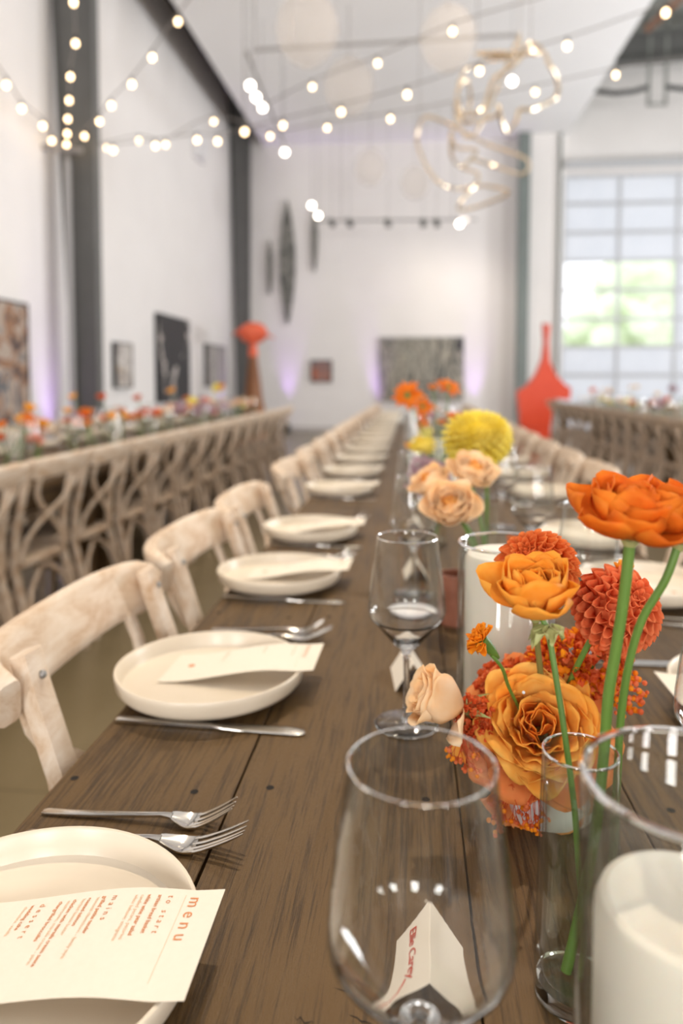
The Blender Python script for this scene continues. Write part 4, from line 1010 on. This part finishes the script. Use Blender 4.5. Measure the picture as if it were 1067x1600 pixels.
# wooden pedestal with coral top
Yp = 13.2; pb = at(396, 622, Yp); t = thing('pedestal_sculpture', 'coral red winged sculpture on a tapered brown wooden cone in the far left', 'sculpture', (pb.x, Yp, 0))
s_ = Yp / FPX
b = MB(); zt = at(392, 556, Yp).z; b.lathe([(0, 0), (.36, 0), (.17, pb.z), (.075, zt), (0, zt)], 24); b.build('pedestal', MT['rust'], t)
b = MB(); b.lathe([(0, zt), (.078, zt), (.06, zt + .12), (.05, zt + .22), (.09, zt + .34), (0, zt + .36)], 20)
b.ball((0, 0, zt + .42), .26, 14, 10, sc=(1, .7, .72))
for k, (a, l, e) in enumerate(((0.0, .40, .25), (3.14, .40, .45), (1.7, .22, .3), (4.8, .22, -.1))):
    petal(b, Matrix.Translation((0, 0, zt + .36)) @ Matrix.Rotation(a, 4, 'Z'), l, .42, e, -.75, .2, 'point', .05, k, nu=6, nv=8)
o = b.build('coral_top', MT['coral'], t); solid(o, .03)

def canvas(name, label, c, w_, h_, axis, m, thk=.05, fm=None):
    """framed picture on the back wall (axis y) or left wall (axis x)"""
    t = thing(name, label, 'painting', c); d = (w_, thk, h_) if axis == 'y' else (thk, w_, h_)
    b = MB(); b.box((0, 0, 0), d); b.build('canvas', m, t, smooth=False)
    b = MB()
    f = .02
    for s in (-1, 1):
        if axis == 'y': b.box((s * (w_ / 2 + f / 2), 0, 0), (f, thk + .02, h_ + 2 * f)); b.box((0, 0, s * (h_ / 2 + f / 2)), (w_, thk + .02, f))
        else: b.box((0, s * (w_ / 2 + f / 2), 0), (thk + .02, f, h_ + 2 * f)); b.box((0, 0, s * (h_ / 2 + f / 2)), (thk + .02, w_, f))
    b.build('frame', fm or MT['black'], t, smooth=False); return t
a_, c_ = at(593, 528, YB - .05), at(723, 626, YB - .05)
canvas('painting', 'large grey and black abstract striped painting on the back wall', ((a_.x + c_.x) / 2, YB - .035, (a_.z + c_.z) / 2), c_.x - a_.x, a_.z - c_.z, 'y',
       art_mat('grey_black_striped_painting', [(.0, (.10, .10, .09)), (.38, (.34, .32, .27)), (.44, (.16, .16, .14)), (.48, (.42, .38, .31)), (.53, (.12, .12, .11)), (.57, (.38, .36, .30)), (.62, (.05, .05, .05))], 1.5, (2.6, 1, .55)), fm=MT['track'])
a_, c_ = at(487, 564, YB - .05), at(517, 596, YB - .05)
canvas('painting', 'small square grey and orange picture on the back wall', ((a_.x + c_.x) / 2, YB - .035, (a_.z + c_.z) / 2), c_.x - a_.x, a_.z - c_.z, 'y',
       art_mat('small_square_painting', [(.0, (.22, .17, .17)), (.52, (.45, .12, .05)), (.60, (.35, .26, .24))], 4))
def left_y(px):   # depth at which the left wall appears in column px
    lo, hi = 1.0, 40.0
    for _ in range(50):
        mid = (lo + hi) / 2
        if at(px, 600, mid).x > XL: lo = mid
        else: hi = mid
    return lo
for x0, x1, yt_, yb_, lab, m in (
    (-45, 36, 470, 662, 'tall colourful collage painting on the left wall at the frame edge', art_mat('tall_collage_painting', [(.0, (.05, .05, .06)), (.42, (.30, .16, .09)), (.50, (.42, .34, .28)), (.57, (.10, .12, .14)), (.64, (.40, .26, .18))], 2.0)),
    (176, 200, 538, 604, 'small pale figure painting beside the near steel column', art_mat('pale_figure_painting', [(.0, (.62, .58, .54)), (.52, (.30, .27, .26)), (.60, (.66, .52, .36))], 4)),
    (243, 291, 497, 626, 'tall black painting with pale shapes on the left wall', art_mat('black_painting_pale_shapes', [(.0, (.035, .035, .037)), (.60, (.55, .50, .46)), (.68, (.05, .05, .05))], 1.6)),
    (319, 348, 541, 602, 'grey painting on the left wall near the far corner', art_mat('grey_wall_painting', [(.0, (.32, .30, .28)), (.5, (.42, .39, .36)), (.6, (.24, .23, .22))], 4))):
    ya, yc = left_y(max(x0, -45)), left_y(x1); ym = (ya + yc) / 2
    zt_, zb_ = at((x0 + x1) / 2, yt_, ym).z, at((x0 + x1) / 2, yb_, ym).z
    canvas('painting', lab, (XL + .035, ym, (zt_ + zb_) / 2), yc - ya, zt_ - zb_, 'x', m)
# carved leaf-shaped wall pieces
for (x, y0_, y1_, wpx, lab) in ((449, 312, 508, 25, 'longest dark carved leaf-shaped panel hanging on the back wall'), (422, 374, 462, 9, 'short carved leaf-shaped panel at the left of the longest one'), (491, 328, 426, 10, 'slim carved leaf-shaped panel at the right of the longest one')):
    Yp = YB - .06; a_, c_ = at(x, y0_, Yp), at(x, y1_, Yp); H_ = a_.z - c_.z; W_ = wpx * Yp / FPX
    b = MB(); N = 24; ring = []
    for i in range(N + 1): v = i / N; ring.append((W_ / 2 * sin(pi * v) ** .8, -H_ / 2 + H_ * v))
    o2 = ring + [(-a, z) for a, z in reversed(ring[1:-1])]
    vs = [(a, -.03, z) for a, z in o2] + [(a, .03, z) for a, z in o2]; n = len(o2)
    b.add(vs, [tuple(range(n)), tuple(reversed(range(n, 2 * n)))] + [(i, i + n, (i + 1) % n + n, (i + 1) % n) for i in range(n)])
    o = b.build('carved_wall_panel', art_mat('carved_dark_pattern', [(.0, (.05, .055, .05)), (.45, (.28, .27, .24)), (.55, (.07, .07, .065)), (.66, (.30, .29, .26))], 5, (1.6, 1, .8)), smooth=False, loc=((a_.x + c_.x) / 2, Yp, (a_.z + c_.z) / 2))
    tag(o, lab, 'wall art', 'carved wall panels')

# ---- purple uplights
def uplight(x, y, label, e=26):
    t = thing('uplight', label, 'light', (x, y, 0), group='violet uplights at the wall foot')
    b = MB(); b.lathe([(0, 0), (.07, 0), (.07, .16), (.06, .18), (.055, .17), (0, .165)], 20); b.build('housing', MT['black'], t)
    b = MB(); b.lathe([(0, .168), (.052, .168), (.052, .170), (0, .170)], 20); b.build('lens', emit('violet_led_lens', (.45, .15, 1), 3), t)
    return t
for px, lab in ((448, 'small black uplight throwing violet light up the back wall left of the small picture'), (588, 'small black uplight throwing violet light left of the large painting'), (742, 'small black uplight throwing violet light right of the large painting')):
    x = at(px, 650, 16.2).x; uplight(x, 16.25, lab)
    light('violet_uplight_beam', 'SPOT', (x, 16.25, .19), (x, 16.42, 2.2), 130, (.55, .28, 1.0), spot_size=rad(36), spot_blend=1, shadow_soft_size=.04)
for px, lab in ((75, 'small black uplight throwing violet light on the left wall before the near column'), (345, 'small black uplight throwing violet light on the left wall by the far corner')):
    y = left_y(px); uplight(XL + .25, y, lab)
    light('violet_uplight_beam', 'SPOT', (XL + .25, y, .19), (XL + .08, y, 2.2), 80, (.55, .28, 1.0), spot_size=rad(50), spot_blend=1, shadow_soft_size=.04)

# ================================================================== OVERHEAD
# paper lanterns near the ceiling
for px, py, Y, rpx, lab in ((480, 45, 8.1, 48, 'cream paper lantern high at the upper left of the ceiling'), (545, 135, 10.5, 38, 'cream paper lantern hanging left of centre below the others'), (700, 60, 8.0, 42, 'cream paper lantern behind the wire sculpture top'), (578, 262, 14.5, 24, 'small distant cream lantern before the back wall, left one'), (648, 285, 14.8, 22, 'small distant cream lantern before the back wall, right one')):
    c = at(px, py, Y); R = rpx * Y / FPX
    if c.z > CZ - R * 1.15: c = c  # keep below the ceiling
    k = min(1, (CZ - .1 - CAM.z) / (c.z + R * 1.15 - CAM.z)); c = CAM + (c - CAM) * k; R *= k
    t = thing('paper_lantern', lab, 'lantern', c, group='cream lanterns under the ceiling')
    b = MB(); b.lathe([(R * .18, -R * 1.1)] + [(R * (sin(pi * v / 16) if 1 < v < 15 else .3) * (1 + .012 * (-1) ** v), -R * 1.12 * cos(pi * v / 16)) for v in range(1, 16)] + [(R * .18, R * 1.1)], 28); b.build('shade', MT['lantern'], t)
    b = MB(); b.tube([(0, 0, R), (0, 0, CZ - c.z)], .006, 6); b.build('cord', MT['cable'], t)

# string lights
def bulb_string(label, pts, ends):
    """pts: (px,py,px_per_m) bulbs ordered along the strand; ends: extra wire points"""
    P = []
    for x, y, k in pts: P.append(at(x, y, FPX / k))
    t = thing('string_lights', label, 'lights', P[0])
    path = [V(e) for e in ends[0]] + [p + V((0, 0, .07)) for p in P] + [V(e) for e in ends[1]]
    b = MB(); sp = smooth_path(path, 3)
    b.tube([p - P[0] for p in sp], .006, 6); b.build('cable', MT['cable'], t)
    for p in P:
        b = MB(); b.lathe([(0, .03), (.012, .03), (.012, .075), (0, .078)], 8, M=Matrix.Translation(p - P[0])); s = b.build('socket', MT['black'], t)
        b = MB(); b.ball(p - P[0], .023, 10, 8, sc=(1, 1, 1.25)); b.build('bulb', MT['bulb'], s)
hook = at(104, 232, 7.8)
wallR = (14, 3.0, 4.6)
def lin(pts, k0, k1):
    n = len(pts); return [(x, y, k0 + (k1 - k0) * (x - pts[0][0]) / max(1, pts[-1][0] - pts[0][0])) for x, y in pts]
def liny(pts, k0, k1):
    return [(x, y, k0 + (k1 - k0) * (y - pts[0][1]) / (pts[-1][1] - pts[0][1])) for x, y in pts]
S2 = lin([(123, 237), (177, 235), (243, 228), (308, 219), (340, 221), (442, 196), (533, 175), (636, 148), (749, 111), (886, 72), (1040, 20)], 138, 190)
S3 = lin([(132, 213), (165, 231), (217, 220), (259, 226), (334, 190), (422, 213), (511, 200), (610, 186), (717, 167), (836, 144), (962, 117)], 138, 142)
S1 = lin([(488, 136), (590, 99), (707, 49)], 142, 165)
bulb_string('string of warm bulbs sweeping from the left column to the top right, nearer strand', S2, ([hook], [at(1200, -40, 5.2)]))
S3 = [(x, y, 138 if i == 0 else 118 + 24 * i / 10) for i, (x, y, _) in enumerate(S3)]
bulb_string('string of warm bulbs sweeping from the left column to the far right, farther strand', S3[1:], ([hook], [at(1120, 80, 7.2)]))
bulb_string('short string of three warm bulbs rising to the top centre', S1, ([at(400, 172, 8.3)], [at(850, -6, 6.2)]))
bulb_string('string of warm bulbs running straight overhead along the dark left column', liny([(104, 226), (105, 209), (106, 186), (108, 157), (110, 120), (118, 68), (115, 4)], 146, 185), ([hook], [at(118, -60, 5.6)]))
bulb_string('string of warm bulbs rising to the left edge above the near wall', liny([(81, 220), (67, 197), (34, 170), (10, 133)], 148, 172), ([hook], [at(-30, 70, 6.2)]))
bulb_string('string of warm bulbs rising steeply right of the near column', liny([(132, 213), (155, 190), (174, 165), (206, 132), (238, 90), (278, 34)], 146, 178), ([hook], [at(310, -20, 6.0)]))
b = MB(); b.tube([at(50, 228, 7.7) - hook, at(128, 236, 7.7) - hook], .03, 8); b.tube([V((0, 0, 0)), V((0, 0, -.14))], .03, 8)
o = b.build('hook_bracket', MT['bracket'], loc=hook); tag(o, 'grey steel bracket on the near column where the bulb strings meet', 'bracket')
pc = at(105, 250, 7.75); b = MB(); b.tube([(0, 0, 0), (0, 0, pc.z)], .035, 10)
o = b.build('conduit_pipe', MT['track'], loc=(pc.x, 7.75, 0)); tag(o, 'grey vertical conduit pipe running down the near steel column', 'pipe')
yw = left_y(311); pw_ = at(311, 228, yw); b = MB(); b.box((0, 0, 0), (.10, .55, .50)); b.box((.07, 0, -.05), (.06, .3, .3))
o = b.build('wall_fixture', MT['ceramic'], smooth=False, loc=(XL + .05, yw, pw_.z)); tag(o, 'small white box fixture high on the left wall between the columns', 'fixture')
# single bulbs on the beam
o_b = at(382, 206, 9.5); b = MB(); b.ball((0, 0, 0), .034, 10, 8); b.tube([(0, 0, .03), (0, 0, CZ - o_b.z)], .006, 6)
bulb1 = thing('pendant_bulb', 'single glowing bulb hanging before the dark corner of the left eave', 'light', o_b)
b = MB(); b.ball((0, 0, 0), .036, 10, 8, sc=(1, 1, 1.15)); b.build('bulb', MT['bulb'], bulb1)
b = MB(); b.tube([(0, 0, .03), (0, 0, CZ - o_b.z)], .006, 6); b.build('cord', MT['cable'], bulb1)

# track rails with spot heads
def rail(label, a, c, mount=True):
    t = thing('track_rail', label, 'track', a); b = MB(); b.tube([V((0, 0, 0)), c - a], .022, 6); b.build('rail', MT['track'], t)
    for f in (.15, .85):
        p = (c - a) * f; b = MB(); b.tube([p, V((p.x, p.y, CZ - a.z))], .008, 6); b.build('drop_rod', MT['track'], t)
    return t
def spothead(px, py, Y, label, aim=(-.5, -.6, -.7), lit=True, grp='spot heads on the ceiling tracks'):
    c = at(px, py, Y); t = thing('spot_head', label, 'light', c, V(aim).to_track_quat('Z', 'Y').to_euler(), grp)
    b = MB(); b.lathe([(0, -.16), (.05, -.15), (.058, -.02), (.062, .0), (.054, .0), (.05, -.006), (0, -.006)], 16); b.build('housing', MT['track'] if lit else MT['steel'], t)
    if lit: b = MB(); b.lathe([(0, -.004), (.052, -.004), (.052, -.001), (0, -.001)], 16); b.build('lens', MT['spotface'], t)
    inv = t.matrix_basis.inverted() if False else (Matrix.Translation(c) @ Euler(t.rotation_euler).to_matrix().to_4x4()).inverted()
    b = MB(); b.tube([V((0, 0, -.08)), inv @ V((c.x, c.y, CZ))], .004, 6); b.build('drop_rod', MT['track'], t)
zr = at(400, 152, 10).z
rail('pale track rail running along the left of the ceiling toward the back', at(385, 80, 8.2), at(448, 235, 12.5))
rail('pale cross track rail near the top of the picture', at(395, 78, 9.2), at(812, 54, 9.0))
rail('distant pale track rail before the back wall', at(496, 345, 14.4), at(745, 343, 14.4))
for px, py, Y, lab in ((391, 134, 10.0, 'lit spot head first of the bright cluster on the left track'), (400, 152, 10.4, 'lit spot head in the middle of the bright cluster on the left track'), (410, 168, 10.8, 'lit spot head last of the bright cluster on the left track'), (445, 238, 12.4, 'lit spot head at the far end of the left track'),
                   (487, 321, 14.2, 'lit spot head, upper of two above the distant rail'), (497, 337, 14.2, 'lit spot head, lower of two at the left end of the distant rail'), (718, 350, 14.2, 'lit spot head under the wire sculpture at the distant rail'), (800, 127, 10.0, 'bright oval spot head inside the upper wire loop')):
    spothead(px, py, Y, lab, aim=(at(px, py, Y) - CAM) * -1 + V((.6, 0, -.6)))
for k, px in enumerate((520, 548, 607, 662, 683)):
    spothead(px, 352, 14.4, '%s small unlit grey spot head from the left on the distant rail' % ['first', 'second', 'third', 'fourth', 'fifth'][k], aim=(.2, .8, -.5), lit=False, grp='unlit spot heads on the distant rail')
# wire sculptures
def wire(label, pts, Y, depth, r, seed):
    rng = random.Random(seed); P = [at(x, y, Y + depth * sin(i * 1.9 + seed)) for i, (x, y) in enumerate(pts)]
    t = thing('wire_sculpture', label, 'sculpture', P[0], group=None)
    Q = smooth_path(P + [P[0]], 6)[:-1]
    b = MB(); b.tube([q - P[0] for q in Q], r, 8, closed=True); b.build('gold_loop', MT['gold'], t)
    top = max(Q, key=lambda q: q.z); b = MB(); b.tube([top - P[0], V((top.x, top.y, CZ)) - P[0]], .004, 5); b.build('hanging_wire', MT['cable'], t)
wire('upper bright gold wire loop sculpture hanging from the ceiling', [(742, 84), (790, 82), (838, 83), (843, 72), (822, 70), (812, 92), (790, 110), (770, 125), (757, 165), (740, 178), (722, 178), (716, 160), (722, 190), (755, 187), (780, 177), (778, 165), (790, 205), (806, 190), (812, 172), (832, 170), (868, 152), (870, 125), (858, 100), (845, 80), (800, 88)], 7.0, .22, .019, 1)
wire('lower tangled gold wire loop sculpture under the bright one', [(655, 195), (668, 182), (710, 198), (760, 225), (822, 248), (818, 272), (780, 262), (740, 250), (722, 262), (745, 235), (712, 230), (705, 205), (706, 245), (722, 262), (748, 276), (718, 318), (722, 328), (760, 318), (795, 300), (752, 290), (720, 295), (690, 288), (668, 262), (652, 225)], 8.2, .25, .017, 2)
wire('dark looping wire ring sculpture left of the bright gold loop', [(812, 54), (806, 88), (760, 95), (725, 112), (714, 150), (722, 182), (735, 160), (730, 125), (716, 140), (712, 175), (718, 200), (745, 205)], 7.8, .2, .015, 3)
